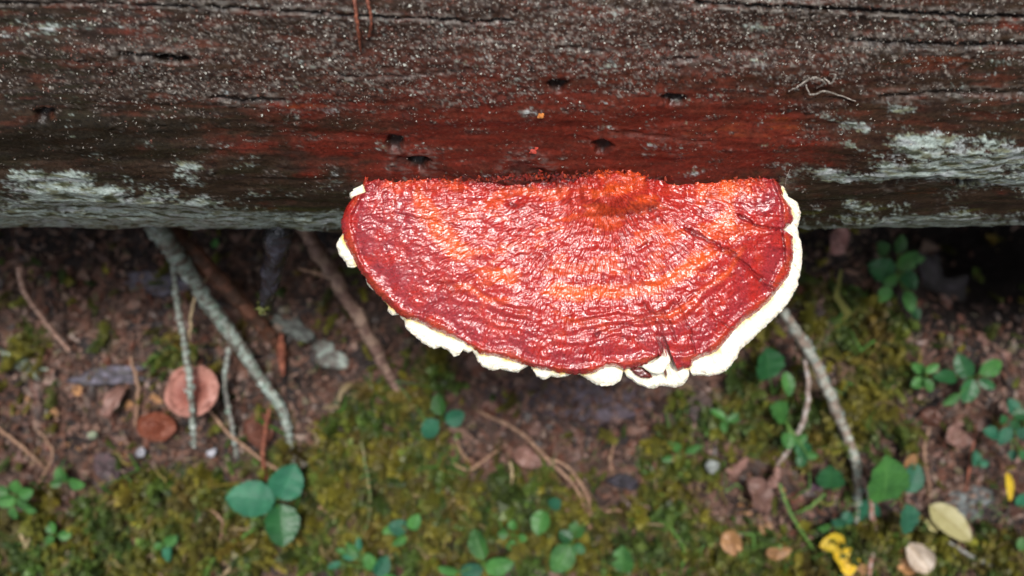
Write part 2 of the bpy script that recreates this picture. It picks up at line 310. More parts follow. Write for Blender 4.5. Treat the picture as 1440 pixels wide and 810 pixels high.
def end_cap(sx):
    i = 0 if sx < 0 else -1
    ring = LP[i]; c = ring.mean(0); V = np.vstack([ring, ring * .5 + c * .5, c[None]]); n = len(ring)
    F = gridfaces(2, n); k = np.arange(n - 1); T = np.stack([n + k, n + k + 1, np.full(n - 1, 2 * n)], -1)
    return mesh('cut_end', V, [F, T], np.tile((.12, .08, .05), (len(V), 1)), smooth=False)
for sx in (-1, 1): obj('cut_end', end_cap(sx), M_log, rootlog)
lxi = lambda x: np.interp(x, lx, np.arange(len(lx))); lai = lambda a: np.interp(a, la, np.arange(len(la)))
def log_r(x, a):
    return rad[np.clip(np.round(lxi(x)).astype(int), 0, len(lx) - 1), np.clip(np.round(lai(a)).astype(int), 0, len(la) - 1)]
def on_log(px, py, h=0.0):
    """point on the log surface under a photo pixel"""
    sy = (405 - py) * K
    A = 1 + sy * sy; c = CZ - LZ; B = -2 * (sy * LY + c); Cc = LY * LY + c * c - (LR + .0003 + h) ** 2
    disc = np.maximum(B * B - 4 * A * Cc, 0); d = (-B - np.sqrt(disc)) / (2 * A)
    x = (px - 720) * K * d; a = np.arctan2(LY - sy * d, CZ - d - LZ)
    return logpt(x, a, log_r(x, a) + h), a

# crumbs and pale fibres scattered on the crusty upper side
def soup(name, cen, nrm, size, asp, col, mat, curl=.5, kinks=2):
    """many small bent strips lying on a surface"""
    n = len(cen); rnd = RNG.normal(size=(n, 3)); t = np.cross(nrm, rnd); t /= np.linalg.norm(t, axis=1)[:, None] + 1e-9
    b = np.cross(nrm, t); V = []
    for k in range(kinks + 1):
        s = (k / kinks - .5); bend = (1 - (2 * s) ** 2)
        c = cen + t * (size * 2 * s)[:, None] + nrm * (size * curl * bend)[:, None] + b * (size * .5 * bend * RNG.normal(size=n))[:, None]
        wv = (size / asp * (.35 + .65 * bend))[:, None]
        V += [c - b * wv, c + b * wv]
    V = np.stack(V, 1).reshape(-1, 3); m = 2 * (kinks + 1); base = (np.arange(n) * m)[:, None]
    F = np.concatenate([base + np.array([2 * k, 2 * k + 1, 2 * k + 3, 2 * k + 2]) for k in range(kinks)])
    return mesh(name, V, F, np.repeat(col, m, 0), smooth=True)
N = 70000
qx = RNG.uniform(-30, 1470, N); qy = RNG.uniform(-60, 320, N)
dens = lmask(qx, qy, [(200, 90, 300, 60, .7), (700, 50, 500, 70, .8), (1150, 50, 450, 70, .9), (600, 140, 180, 30, .35), (300, 130, 220, 40, .3)], .5, 40, 54)
keep = RNG.uniform(0, 1, N) < np.clip(dens * .7 + .5 * fbm(qx / 120, qy / 7, 58, 4, .6), .03, 1) * (.25 + .75 * ss(-.3, .3, noise(qx / 14, qy / 6, 640) + .5 * noise(qx / 45, qy / 18, 641))); qx, qy = qx[keep], qy[keep]; n = len(qx)
cen, a = on_log(qx, qy); nr = np.stack([np.zeros(n), -np.sin(a), np.cos(a)], -1)
sz = np.exp(np.clip(RNG.normal(-8.35, .38, n), -10, -7.5)); asp = RNG.choice([1.3, 2, 4], n)
pal = np.array([(.07, .055, .045), (.14, .12, .10), (.26, .235, .21), (.12, .05, .035), (.45, .45, .40), (.04, .03, .022)])
col = pal[RNG.choice(6, n, p=[.25, .26, .2, .15, .06, .08])]
tag(obj('bark_crumbs', soup('bark_crumbs', cen, nr, sz, asp, col, None), M_crumb), 'grey and pale crumbs and fibres strewn over the top of the log', 'debris', kind='stuff')

# ------------------------------------------------------------------ tubes
def catmull(pts, n):
    p = np.asarray(pts, float); p = np.vstack([2 * p[0] - p[1], p, 2 * p[-1] - p[-2]]); m = len(p) - 3
    t = np.linspace(0, m, n); i = np.minimum(t.astype(int), m - 1); f = (t - i)[:, None]
    a, b, c, d = p[i], p[i + 1], p[i + 2], p[i + 3]
    return .5 * (2 * b + (c - a) * f + (2 * a - 5 * b + 4 * c - d) * f ** 2 + (3 * b - a - 3 * c + d) * f ** 3)
def tube(name, pts, rads, colf, n=60, k=10, rough=.12, seed=1, wob=0.0):
    c = catmull(pts, n); u = np.linspace(0, 1, n); rr = np.interp(u, np.linspace(0, 1, len(rads)), rads)
    if wob: c = c + wob * np.stack([noise(u * 9, 0 * u, seed + 1), noise(u * 9, 0 * u + 3, seed + 2), .5 * noise(u * 9, 0 * u + 7, seed + 3)], -1)
    t = np.gradient(c, axis=0); t /= np.linalg.norm(t, axis=1)[:, None]
    up = np.array([.13, .21, 1.0]); b1 = np.cross(t, up); b1 /= np.linalg.norm(b1, axis=1)[:, None] + 1e-9; b2 = np.cross(b1, t)
    th = np.linspace(0, 2 * np.pi, k, endpoint=False)
    L = np.concatenate([[0], np.cumsum(np.linalg.norm(np.diff(c, axis=0), axis=1))])
    U, T = np.meshgrid(L / max(rr.max(), 1e-5), th, indexing='ij')
    r = rr[:, None] * (1 + rough * 2.6 * fbm(U * .6, np.sin(T) * 1.3 + 5 * np.cos(T) * .3, seed, 3) + rough * .8 * noise(U * 1.3 + 1.7 * np.cos(T), 2.1 * np.sin(T) + U * .2, seed + 4))
    V = c[:, None, :] + r[..., None] * (np.cos(T)[..., None] * b1[:, None] + np.sin(T)[..., None] * b2[:, None])
    col = colf(U, T, np.broadcast_to(u[:, None], U.shape)).reshape(-1, 3)
    i = np.arange(n - 1)[:, None]; j = np.arange(k)[None]; a = i * k + j; bb = i * k + (j + 1) % k
    F = np.stack([a, bb, bb + k, a + k], -1).reshape(-1, 4)
    V = V.reshape(-1, 3); V = np.vstack([V, c[0], c[-1]]); j = np.arange(k)
    T1 = np.stack([(j + 1) % k, j, np.full(k, n * k)], -1); T2 = np.stack([(n - 1) * k + j, (n - 1) * k + (j + 1) % k, np.full(k, n * k + 1)], -1)
    return mesh(name, V, [F, np.concatenate([T1, T2])], np.vstack([col, col[:1], col[-1:]]))
def two(c1, c2, lo=-.1, hi=.3, seed=5, sc=.5):
    def f(U, T, u): return mixc(np.full(U.shape + (3,), c1, float), c2, ss(lo, hi, fbm(U * sc, np.sin(T) + 2, seed, 3)))
    return f
LICH = two((.10, .08, .065), (.25, .30, .26), -.2, .3, 6, 1.1); TAN = two((.20, .11, .07), (.32, .2, .13), seed=7); RED = two((.16, .05, .03), (.26, .09, .05), seed=8)
DBR = two((.055, .028, .018), (.12, .05, .03), seed=9); STRAW = two((.30, .22, .12), (.42, .33, .2), seed=10); GRN = two((.05, .13, .02), (.11, .2, .04), seed=11); BLK = two((.006, .005, .008), (.018, .016, .024), seed=12)
GREY = two((.15, .14, .13), (.27, .29, .25), seed=13)
def gpath(pts):  # (px, py, height above the ground)
    return [G(*p) for p in pts]

# ------------------------------------------------------------------ unseen conifers added round the clearing to block low sky light
def added_wood():
    r0 = np.random.default_rng(99); Vs = []; Fs = []; Cs = []; off = 0
    for i in range(70):
        a = r0.uniform(0, 2 * np.pi); rr = r0.uniform(4.5, 12); x0, y0 = rr * math.cos(a), rr * math.sin(a); hgt = r0.uniform(8, 14); k = 9; n = 12
        h = np.linspace(-.3, 1, n) * hgt; t = np.linspace(0, 2 * np.pi, k, endpoint=False); rad_t = .16 * (1 - .8 * np.clip(h / hgt, 0, 1))
        cxx = x0 + .2 * noise(h / 3, 0 * h + i, 700); cyy = y0 + .2 * noise(h / 3, 0 * h + i, 701)
        V = np.stack([cxx[:, None] + rad_t[:, None] * np.cos(t), cyy[:, None] + rad_t[:, None] * np.sin(t), np.repeat(h[:, None], k, 1)], -1).reshape(-1, 3)
        ii = np.arange(n - 1)[:, None]; j = np.arange(k)[None]; F = np.stack([ii * k + j, ii * k + (j + 1) % k, (ii + 1) * k + (j + 1) % k, (ii + 1) * k + j], -1).reshape(-1, 4)
        Vs.append(V); Fs.append(F + off); off += len(V); Cs.append(np.tile((.07, .05, .04), (len(V), 1)))
        m = 420; hh = r0.uniform(.12, 1, m) * hgt; aa = r0.uniform(0, 2 * np.pi, m); rc3 = (2.0 * (1 - hh / hgt) + .3) * np.sqrt(r0.uniform(0, 1, m))
        c = np.stack([x0 + rc3 * np.cos(aa), y0 + rc3 * np.sin(aa), hh], -1); sz = r0.uniform(.14, .34, m)
        e = r0.normal(size=(m, 3)); e /= np.linalg.norm(e, axis=1)[:, None]; f = np.cross(e, r0.normal(size=(m, 3))); f /= np.linalg.norm(f, axis=1)[:, None]; e[:, 2] *= .5
        V = np.stack([c - e * sz[:, None], c - f * sz[:, None] * .6, c + e * sz[:, None], c + f * sz[:, None] * .6], 1).reshape(-1, 3)
        Vs.append(V); Fs.append(np.arange(len(V)).reshape(-1, 4) + off); off += len(V); Cs.append(np.tile((.04, .075, .025), (len(V), 1)) * r0.uniform(.6, 1.4, (len(V) // 4, 1)).repeat(4, 0))
    return mesh('added_wood_ring', np.concatenate(Vs), np.concatenate(Fs), np.concatenate(Cs), smooth=False)
tag(obj('added_wood_ring', added_wood(), M_litter), 'dense conifer wood added out of view round the clearing to block low sky light', 'wood', kind='stuff')

# ------------------------------------------------------------------ bracket fungus
FC = (830.0, 175.0); FZ = 0.232
CAP = [(512, 225), (508, 248), (514, 270), (497, 276), (486, 292), (479, 313), (483, 335), (491, 353), (506, 381), (528, 412), (552, 434), (565, 446), (591, 453), (605, 462), (621, 468), (645, 478), (662, 487), (673, 497), (699, 501), (723, 508), (747, 516), (775, 522), (808, 527), (834, 525), (852, 516), (866, 515), (877, 520), (889, 518), (903, 514), (914, 509), (926, 501), (932, 489), (934, 478), (938, 482), (944, 498), (943, 508), (938, 521), (936, 532), (947, 526), (960, 519), (971, 517), (975, 508), (990, 501), (1004, 497), (1012, 490), (1032, 466), (1045, 452), (1061, 442), (1080, 426), (1091, 412), (1104, 395), (1110, 387), (1116, 360), (1115, 332), (1103, 323), (1116, 310), (1113, 292), (1101, 276), (1099, 262), (1088, 250), (1075, 225)]
MAR = [(515, 225), (506, 250), (492, 267), (491, 278), (497, 284), (492, 300), (486, 320), (478, 333), (472, 344), (476, 358), (483, 366), (488, 375), (496, 378), (503, 374), (512, 386), (517, 403), (524, 408), (535, 417), (539, 424), (546, 431), (544, 438), (551, 444), (560, 443), (568, 452), (570, 462), (588, 478), (600, 487), (610, 491), (620, 489), (631, 494), (638, 503), (646, 500), (650, 493), (658, 497), (664, 494), (668, 500), (671, 509), (681, 518), (692, 522), (704, 520), (718, 523), (728, 525), (738, 518), (745, 514), (749, 521), (754, 530), (766, 535), (776, 530), (784, 532), (795, 530), (803, 527), (815, 527), (827, 535), (838, 542), (851, 544), (865, 542), (874, 534), (877, 522), (881, 530), (898, 542), (917, 548), (929, 543), (936, 544), (947, 546), (962, 542), (969, 530), (970, 520), (974, 529), (985, 528), (995, 530), (1010, 527), (1021, 523), (1037, 504), (1040, 494), (1052, 484), (1065, 471), (1080, 457), (1098, 440), (1110, 425), (1121, 406), (1128, 375), (1129, 353), (1127, 341), (1122, 323), (1127, 301), (1122, 284), (1108, 276), (1104, 262), (1096, 248), (1080, 225)]
def polar(poly):
    p = np.asarray(poly, float); seg = np.hypot(*np.diff(p, axis=0).T); s = np.concatenate([[0], np.cumsum(seg)]); q = np.linspace(0, s[-1], 6000)
    x = np.interp(q, s, p[:, 0]); y = np.interp(q, s, p[:, 1])
    kx = np.hanning(25); kx /= kx.sum(); x[12:-12] = np.convolve(x, kx, 'valid'); y[12:-12] = np.convolve(y, kx, 'valid')
    return np.arctan2(y - FC[1], x - FC[0]), np.hypot(x - FC[0], y - FC[1])
tc_, rc_ = polar(CAP); tm_, rm_ = polar(MAR)
def rfun(t, tt, r): o = np.argsort(tt); return np.interp(t, tt[o], r[o])
def fungus_base(x, y, q):
    """height of the smooth upper face at pixel x, y; q = 0 centre .. 1 rim"""
    far = ss(262, 400, y)
    z = FZ - 0.0025 + .0018 * far - 0.0055 * far * np.clip(q, 0, 1.3) ** 3 + (.0008 + .0012 * far) * noise(x / 130, y / 130, 90)
    tgt = np.interp(x, [480, 510, 560, 620, 680, 720, 770, 810, 850, 890, 925, 950, 1000, 1050, 1090, 1120], [254, 249, 254, 251, 254, 259, 254, 250, 245, 247, 255, 259, 254, 251, 250, 256])
    z = z + (251 - tgt + 1.5 * noise(x / 12, 0 * x, 97)) * .00042 * ss(300, 265, y)
    z = z + 0.0075 * np.exp(-(((x - 862) / 50) ** 2 + ((y - 276) / 26) ** 2))
    z = z - 0.0035 * far * (ss(1010, 1110, x) + ss(600, 490, x))
    return z
NT, NV = 1280, 270
th = np.linspace(R(9), R(171), NT); v = np.concatenate([np.linspace(.05, .978, NV - 24), 1 - .022 * np.cos(np.linspace(0, np.pi / 2, 25))[1:]]); NVV = len(v)
T, Vv = np.meshgrid(th, v, indexing='ij')
rc = rfun(th, tc_, rc_); rcn = rc + 1.6 * fbm(th * 45, 0 * th, 91, 3) + .8 * noise(th * 200, 0 * th, 93)
ks = np.hanning(9); ks /= ks.sum()
rcs = np.convolve(np.pad(rc, 60, 'edge'), np.hanning(121) / np.hanning(121).sum(), 'valid')
blend = ss(.86, .985, Vv); rad_ = Vv * (np.minimum(rcs, rcn + 30)[:, None] * (1 - blend) + rcn[:, None] * blend); rad_ = np.minimum(rad_, rcn[:, None] * (1 - (1 - Vv) * .35))
x = FC[0] + rad_ * np.cos(T); y = FC[1] + rad_ * np.sin(T)
q = np.hypot(x - FC[0], y - FC[1]) / rcs[:, None]
z = fungus_base(x, y, q)
cx, cy = 856, 255
wx = x + 7 * noise(x / 45, y / 45, 94); wy = y + 7 * noise(x / 45, y / 45, 95)
rho = np.hypot(wx - cx, wy - cy) + 1; phi = np.arctan2(wy - cy, wx - cx)
fib = np.zeros(x.shape); fw = np.zeros(x.shape)
lf = np.log2(np.clip(rho / 4.4, 2, 400))
for kf in range(1, 9):
    wgt = np.clip(1 - np.abs(lf - kf), 0, 1)
    fib += wgt * (noise(phi * 2 ** kf, rho / 22, 100 + kf) + .7 * noise(phi * 2 ** (kf + 1), rho / 13, 120 + kf) + .3 * noise(phi * 2 ** (kf - 1), rho / 30, 160 + kf)); fw += wgt
fib /= np.maximum(fw, .3)
ver = 1 - 2.2 * np.abs(noise(x / 6.5 + 1.2 * noise(x / 9, y / 9, 130), y / 6.5 + 1.2 * noise(x / 9, y / 9, 131), 132)) + .5 * noise(x / 2.6, y / 2.6, 133)
pim = fbm(x / 4.0, y / 4.0, 134, 2)
big = fbm(x / 26, y / 14, 135, 3)
mixv = ss(.50, .9, q + .12 * noise(x / 60, y / 60, 136))
calm = ss(.25, .55, noise(x / 50, (q * 60), 137) + .25)         # smoother patches
qq = q + .018 * fbm(x / 70, y / 70, 138, 3) + .012 * noise(T * 7, q * 2, 139)
def zone(c, wd): return np.exp(-((qq - c) / wd) ** 2)
conc = .9 * zone(.66, .012) - .9 * zone(.685, .010) + 1.1 * zone(.775, .010) - 1.2 * zone(.79, .007) + .9 * zone(.812, .009) - .9 * zone(.83, .007) + .5 * zone(.55, .012) - .5 * zone(.575, .012) + .5 * zone(.87, .01) - .5 * zone(.885, .008)
conc *= np.clip(blobs(x, y, [(800, 460, 130, 60, 1.1), (940, 430, 90, 50, .8), (640, 450, 70, 30, .5)]), 0, 1) * ss(-.25, .25, noise(x / 75, y / 75, 140) + .15)
amp = (1 - .45 * calm)
D = amp * (.30 * fib * (1 - .3 * mixv) + .12 * ver * (.3 + .7 * mixv) + .10 * pim + .05 * noise(x / 1.7, y / 1.7, 145)) + .55 * big + .5 * conc
ridges = np.zeros(x.shape); cut = np.zeros(x.shape)
for pts, wd, dp in [([(1040, 303), (1065, 318), (1110, 325)], 1.8, 1.1), ([(965, 322), (1010, 345), (1045, 368), (1075, 400), (1090, 412)], 2.4, 1.1), ([(1030, 355), (1060, 385), (1092, 400)], 2, .8), ([(956, 432), (972, 468), (977, 500)], 1.2, .6), ([(1000, 445), (1030, 462)], 2, .8),
                     ([(905, 430), (925, 450), (928, 475), (934, 490)], 4, .7), ([(935, 440), (950, 480)], 2, .7), ([(718, 287), (725, 290)], 3.5, .8), ([(748, 290), (765, 296)], 2.0, .6), ([(590, 470), (600, 440)], 2, .5), ([(850, 304), (900, 300), (925, 290)], 5, .9), ([(897, 352), (918, 337)], 3.5, .45), ([(612, 398), (640, 402)], 3, .7), ([(555, 300), (650, 320)], 2, .5), ([(1100, 330), (1106, 380)], 2, .8), ([(840, 470), (930, 440), (980, 410)], 3, .7)]:
    d, t = seg_dist(x + 2.5 * noise(x / 10, y / 10, 141), y + 2.5 * noise(x / 10, y / 10, 142), pts)
    cut = np.maximum(cut, dp * np.exp(-(d / wd) ** 2)); ridges = np.maximum(ridges, .25 * dp * np.exp(-((d - 2.3 * wd) / (1.6 * wd)) ** 2))
edgef = ss(280, 250, y)
hump = np.exp(-(((x - 855) / 70) ** 2 + ((y - 285) / 42) ** 2))
D = D - cut + ridges + edgef * (1.0 * fbm(x / 9, y / 9, 143, 3, .6)) + hump * (.6 * fib + .8 * fbm(x / 14, y / 18, 144, 3))
roll = ss(.972, 1.0, Vv)
D = D * (1 - .5 * roll) - .9 * zone(.955, .018) * .6 + .7 * zone(.975, .012)
z = z + D / 1000 - 0.0022 * (1 - np.sqrt(np.clip(1 - roll ** 2, 0, 1)))
# colours
base = np.full(x.shape + (3,), (0.36, 0.018, 0.014))
base = mixc(base, (0.60, 0.075, 0.012), np.clip(.55 * ss(.05, .4, fbm(x / 55, y / 26, 150, 4)) * ss(.95, .7, q) * ss(520, 700, x) + (.2 * hump) + .55 * edgef * ss(-.3, .3, noise(x / 30, y / 30, 158)), 0, 1))
ob = np.clip(ss(.635, .66, qq) * ss(.73, .70, qq) * ss(-.35, .2, noise(x / 60, y / 40, 151)) * ss(500, 580, x) + .8 * zone(.795, .012) * ss(-.2, .3, noise(x / 70, y / 70, 152)) + .5 * zone(.55, .03) * ss(0, .4, noise(x / 50, y / 50, 153)), 0, 1)
base = mixc(base, (0.70, 0.095, 0.008), ob * .75)
pur = ss(.72, .95, q + .1 * noise(x / 50, y / 50, 154)) * .75 + .8 * blobs(x, y, [(560, 330, 80, 60, .6), (880, 400, 40, 14, .4), (1060, 290, 50, 20, .4)])
base = mixc(base, (0.27, 0.022, 0.030), np.clip(pur, 0, .85) * ss(-.5, .2, noise(x / 25, y / 25, 155)))
base = mixc(base, (0.10, 0.006, 0.008), np.clip(.45 * ss(.1, -.6, ver) * mixv + .35 * ss(-.05, -.6, fib) * (1 - mixv) + cut * .5, 0, .8))
base = mixc(base, (0.50, 0.06, 0.012), .5 * zone(.985, .014) * ss(-.3, .2, noise(x / 30, y / 30, 156)))
dk = np.clip(blobs(x, y, [(735, 258, 50, 9, 1.0), (800, 254, 26, 8, .8), (905, 290, 30, 8, .6), (735, 290, 20, 10, .35)]), 0, 1)
base = mixc(base, (0.10, 0.010, 0.008), dk * ss(-.4, .3, fbm(x / 8, y / 8, 157, 3)))
V1 = P(x, y, z)
fung = empty('bracket_fungus', tuple(P(800, 262, FZ - .01))); tag(fung, 'large wet red bracket fungus with a white rim growing from the log', 'fungus')
# underside closing sheet, a few mm below
xe, ye, ze = x[:, -1], y[:, -1], z[:, -1]
rows = []; crow = []
for s_, dz in ((.994, .0012), (.975, .0020), (.93, .0024), (.6, .003), (.1, .003)):
    rows.append(P(FC[0] + (xe - FC[0]) * s_, FC[1] + (ye - FC[1]) * s_, ze - dz)); crow.append(np.tile((.36, .03, .02), (NT, 1)))
V1 = np.concatenate([V1, np.stack(rows, 1)], 1); base = np.concatenate([base, np.stack(crow, 1)], 1)
obj('cap', mesh('cap', V1.reshape(-1, 3), gridfaces(NT, V1.shape[1]), base.reshape(-1, 3)), M_cap, fung)
# white pore layer under the cap
NT2 = 1000; t2 = np.linspace(R(9), R(171), NT2)
rm = rfun(t2, tm_, rm_) - .6 + 1.3 * fbm(t2 * 60, 0 * t2, 160, 3) + .8 * noise(t2 * 230, 0 * t2, 163); rc2 = rfun(t2, tc_, rc_)
rs2 = np.convolve(np.pad(rc2, 60, 'edge'), np.hanning(121) / np.hanning(121).sum(), 'valid')
rings = []; cols = []
prof = [(.80, -.0042), (.90, -.0040), (.95, -.0037), (.975, -.0035), (.988, -.0038), (.9955, -.0046), (.9995, -.0058), (1.0, -.0072), (.998, -.0086), (.990, -.0100), (.975, -.0110), (.93, -.012), (.8, -.013), (.5, -.014), (.1, -.014)]
P2 = []
for i in range(len(prof) - 1):
    k_ = 3 if i < 10 else 1
    for j in range(k_): f = j / k_; P2.append((prof[i][0] * (1 - f) + prof[i + 1][0] * f, prof[i][1] * (1 - f) + prof[i + 1][1] * f))
P2.append(prof[-1])
for i, (s_, dz) in enumerate(P2):
    rr_ = rm * s_; X_ = FC[0] + rr_ * np.cos(t2); Y_ = FC[1] + rr_ * np.sin(t2)
    zb = fungus_base(X_, Y_, rr_ / rs2)
    zb = zb + dz - .0007 * np.exp(-(noise(X_ / 11 + 3 * noise(X_ / 40, Y_ / 40, 169), Y_ / 11, 164) / .07) ** 2) * (i < 30) + .0007 * fbm(X_ / 16, Y_ / 16, 165, 3) + .0004 * noise(X_ / 4, Y_ / 4 + i, 166)
    rings.append(P(X_, Y_, zb))
    past = (rr_ - rc2); c_ = mixc(np.full((NT2, 3), (.83, .78, .64)), (.82, .56, .16), ss(5.5, -1.0, past + 2.5 * noise(X_ / 9, Y_ / 9, 167)) * ss(-.25, .25, noise(X_ / 22, Y_ / 22, 168)) * (i < 24))
    cols.append(c_)
Vm = np.stack(rings, 1); Cm = np.stack(cols, 1)
obj('pore_layer', mesh('pore_layer', Vm.reshape(-1, 3), gridfaces(NT2, Vm.shape[1]), Cm.reshape(-1, 3)), M_pore, fung)['label'] = 'thick white scalloped rim below the red cap'
def fold(name, poly, z0, h, col, mat, seed, inner=None):
    """a lump over a traced outline: rings from the rim up to a rounded top"""
    p = np.asarray(poly, float); c = p.mean(0); n = 80; pp = catmull(np.vstack([p, p[:1]]), n + 1)[:n]
    pp = pp + .5 * np.stack([noise(np.arange(n) * .3, 0 * pp[:, 0], seed), noise(np.arange(n) * .3, 0 * pp[:, 0], seed + 1)], -1)
    rg = []; cl = []
    for s_, dz in ((.9, -.004), (1, -.002), (1, -.0008), (.96, -.0002), (.85, .0002), (.6, .0004), (.3, .0005), (.02, .0005)):
        q_ = c + (pp - c) * s_; zz = z0 + dz * h + .0003 * noise(q_[:, 0] / 5, q_[:, 1] / 5, seed)
        rg.append(P(q_[:, 0], q_[:, 1], zz)); cl.append(np.tile(col if (inner is None or s_ > .82) else inner, (n, 1)))
    Vf = np.stack(rg, 1); i = np.arange(n)[:, None]; j = np.arange(7)[None]
    F = np.stack([i * 8 + j, ((i + 1) % n) * 8 + j, ((i + 1) % n) * 8 + j + 1, i * 8 + j + 1], -1).reshape(-1, 4)
    return mesh(name, Vf.reshape(-1, 3), F, np.stack(cl, 1).reshape(-1, 3))
zr = float(fungus_base(np.array(915.), np.array(520.), 1.0))
obj('rim_gap_patch', fold('rim_gap_patch', [(886, 519), (898, 516), (908, 519), (915, 526), (917, 531), (906, 532), (895, 528)], zr - .0026, 1, (.10, .01, .008), None, 170), M_cap, fung)['label'] = 'dark red patch painted as the shaded hollow where the rim is torn'  # raised red patch; the shade of the rim gap is put into its colour
obj('rim_tear', fold('rim_tear', [(936, 487), (943, 499), (943, 507), (937, 518), (929, 526), (915, 524), (903, 515), (914, 511), (926, 503), (932, 493)], zr + .0007, 1, (.83, .78, .64), None, 175), M_pore, fung)['label'] = 'white torn flap of flesh in the notch of the rim'
# ragged red fringe where the cap meets the log
N = 1500; qx = RNG.uniform(508, 1090, N); prefer = np.exp(-((qx - 780) / 90) ** 2); keep = RNG.uniform(0, 1, N) < .05 + .95 * prefer; qx = qx[keep]
qy = 254 - np.abs(RNG.normal(0, 3.2, len(qx))) - 5 * np.exp(-((qx - 860) / 50) ** 2)
cen, a = on_log(qx, qy, .0006); nr = np.stack([RNG.normal(0, .5, len(qx)), -np.sin(a), np.cos(a)], -1)
col = np.array([(.28, .03, .015), (.16, .014, .010), (.34, .045, .015), (.05, .008, .008)])[RNG.choice(4, len(qx))]
obj('ragged_fringe', soup('ragged_fringe', cen, nr, np.exp(RNG.normal(-7.55, .35, len(qx))), np.full(len(qx), 1.8), col, None, curl=.9), M_cap, fung)['kind'] = 'stuff'
# red crumbs dropped on the log, dark bud scale
for (ex, ey, lab) in [(760, 163, 'orange speck of bark on the log above the hump of the fungus'), (752, 219, 'tiny red crumb on the log just above the fungus')]:
    c0, a0 = on_log(np.array([float(ex)]), np.array([float(ey)]), .0004)
    tg = soup('crumb', np.repeat(c0, 3, 0) + RNG.normal(0, .0006, (3, 3)), np.tile((0, -.5, .85), (3, 1)), np.full(3, .0011), np.full(3, 1.5), np.tile((.45, .16, .04) if ex > 755 else (.4, .05, .03), (3, 1)), None)
    tag(obj('bark_speck', tg, M_crumb), lab, 'debris')

# ------------------------------------------------------------------ parts of the log: stubs; fibres on it
def lp(px, py, h): return on_log(np.array([float(px)]), np.array([float(py)]), h)[0][0]
stub = [(0, 0, 0)]
pz = [P(395, 295, .168), P(392, 328, .163), P(386, 372, .152), P(377, 408, .142), P(370, 430, .136)]
o = obj('branch_stub', tube('branch_stub', pz, [.0056, .0052, .0045, .0034, .0020], BLK, 60, 16, .12, 200), M_wet, rootlog); o['label'] = 'short wet black branch stub hanging below the log'
tg = soup('moss_tip', np.array([P(370, 433, .136)]) + RNG.normal(0, .0012, (60, 3)), RNG.normal(size=(60, 3)) + 1e-3, np.full(60, .0009), np.full(60, 2.0), np.tile((.10, .11, .03), (60, 1)), None)
oo = obj('moss_tip', tg, M_moss, o); oo['kind'] = 'stuff'
def sphere(name, c, r, nu=16, nv=10, sq=(1, 1, 1)):
    u = np.linspace(0, 2 * np.pi, nu, endpoint=False); vv = np.linspace(.02, np.pi - .02, nv); U, W = np.meshgrid(u, vv, indexing='ij')
    Vs = np.stack([np.sin(W) * np.cos(U) * sq[0], np.sin(W) * np.sin(U) * sq[1], np.cos(W) * sq[2]], -1).reshape(-1, 3) * r + np.asarray(c)
    T1 = [[i * nv for i in range(nu)][::1]]; 
    return mesh(name, Vs, gridfaces(nu, nv, True))
tag(obj('water_drop', sphere('water_drop', P(371, 439, .1335), .0016, sq=(1, 1, 1.15)), M_water), 'clear water drop at the tip of the black branch stub', 'water drop')
def logtwig(name, pts, rads, colf, lab, cat, mat=M_twig, seed=1):
    c = [lp(*p) for p in pts]
    return tag(obj(name, tube(name, c, rads, colf, 50, 8, .15, seed, .0002), mat), lab, cat)
logtwig('needle_twig', [(497, -12, .004), (501, 10, .005), (504, 40, .004), (507, 74, .001)], [.0007, .00055, .0005, .0003], RED, 'longer thin reddish twig lying over the top edge of the log', 'twig', seed=210)
logtwig('needle_twig', [(514, -12, .004), (520, 10, .004), (523, 34, .003), (518, 52, .001)], [.0006, .0005, .0004, .0003], RED, 'shorter hooked reddish twig right beside the longer one on the log', 'twig', seed=211)
PALE = two((.14, .12, .10), (.3, .27, .24), seed=14)
for i, pts in enumerate([[(1110, 132, .0006), (1122, 126, .002), (1133, 118, .002), (1140, 112, .0006)], [(1135, 122, .001), (1142, 138, .002), (1160, 132, .002), (1180, 138, .0008), (1205, 146, .0006)],
                         [(1160, 112, .001), (1170, 120, .002), (1176, 108, .002), (1168, 106, .001)], [(1128, 125, .0005), (1145, 112, .0025), (1160, 118, .002), (1150, 128, .0005)]]):
    logtwig('root_fibre', pts, [.00022, .0003, .00028, .00016], PALE, ['pale curled root fibre farthest left of the tangle on the log', 'pale root fibre trailing to the right on the log', 'small pale hooked root fibre at the top of the tangle', 'pale looped root fibre in the middle of the tangle'][i], 'root fibre', seed=215 + i)
logtwig('needle', [(1104, 262, .004), (1107, 252, .005), (1112, 242, .004)], [.0001, .00014, .0001], PALE, 'fine white hair standing beside the right end of the fungus', 'needle', seed=222)

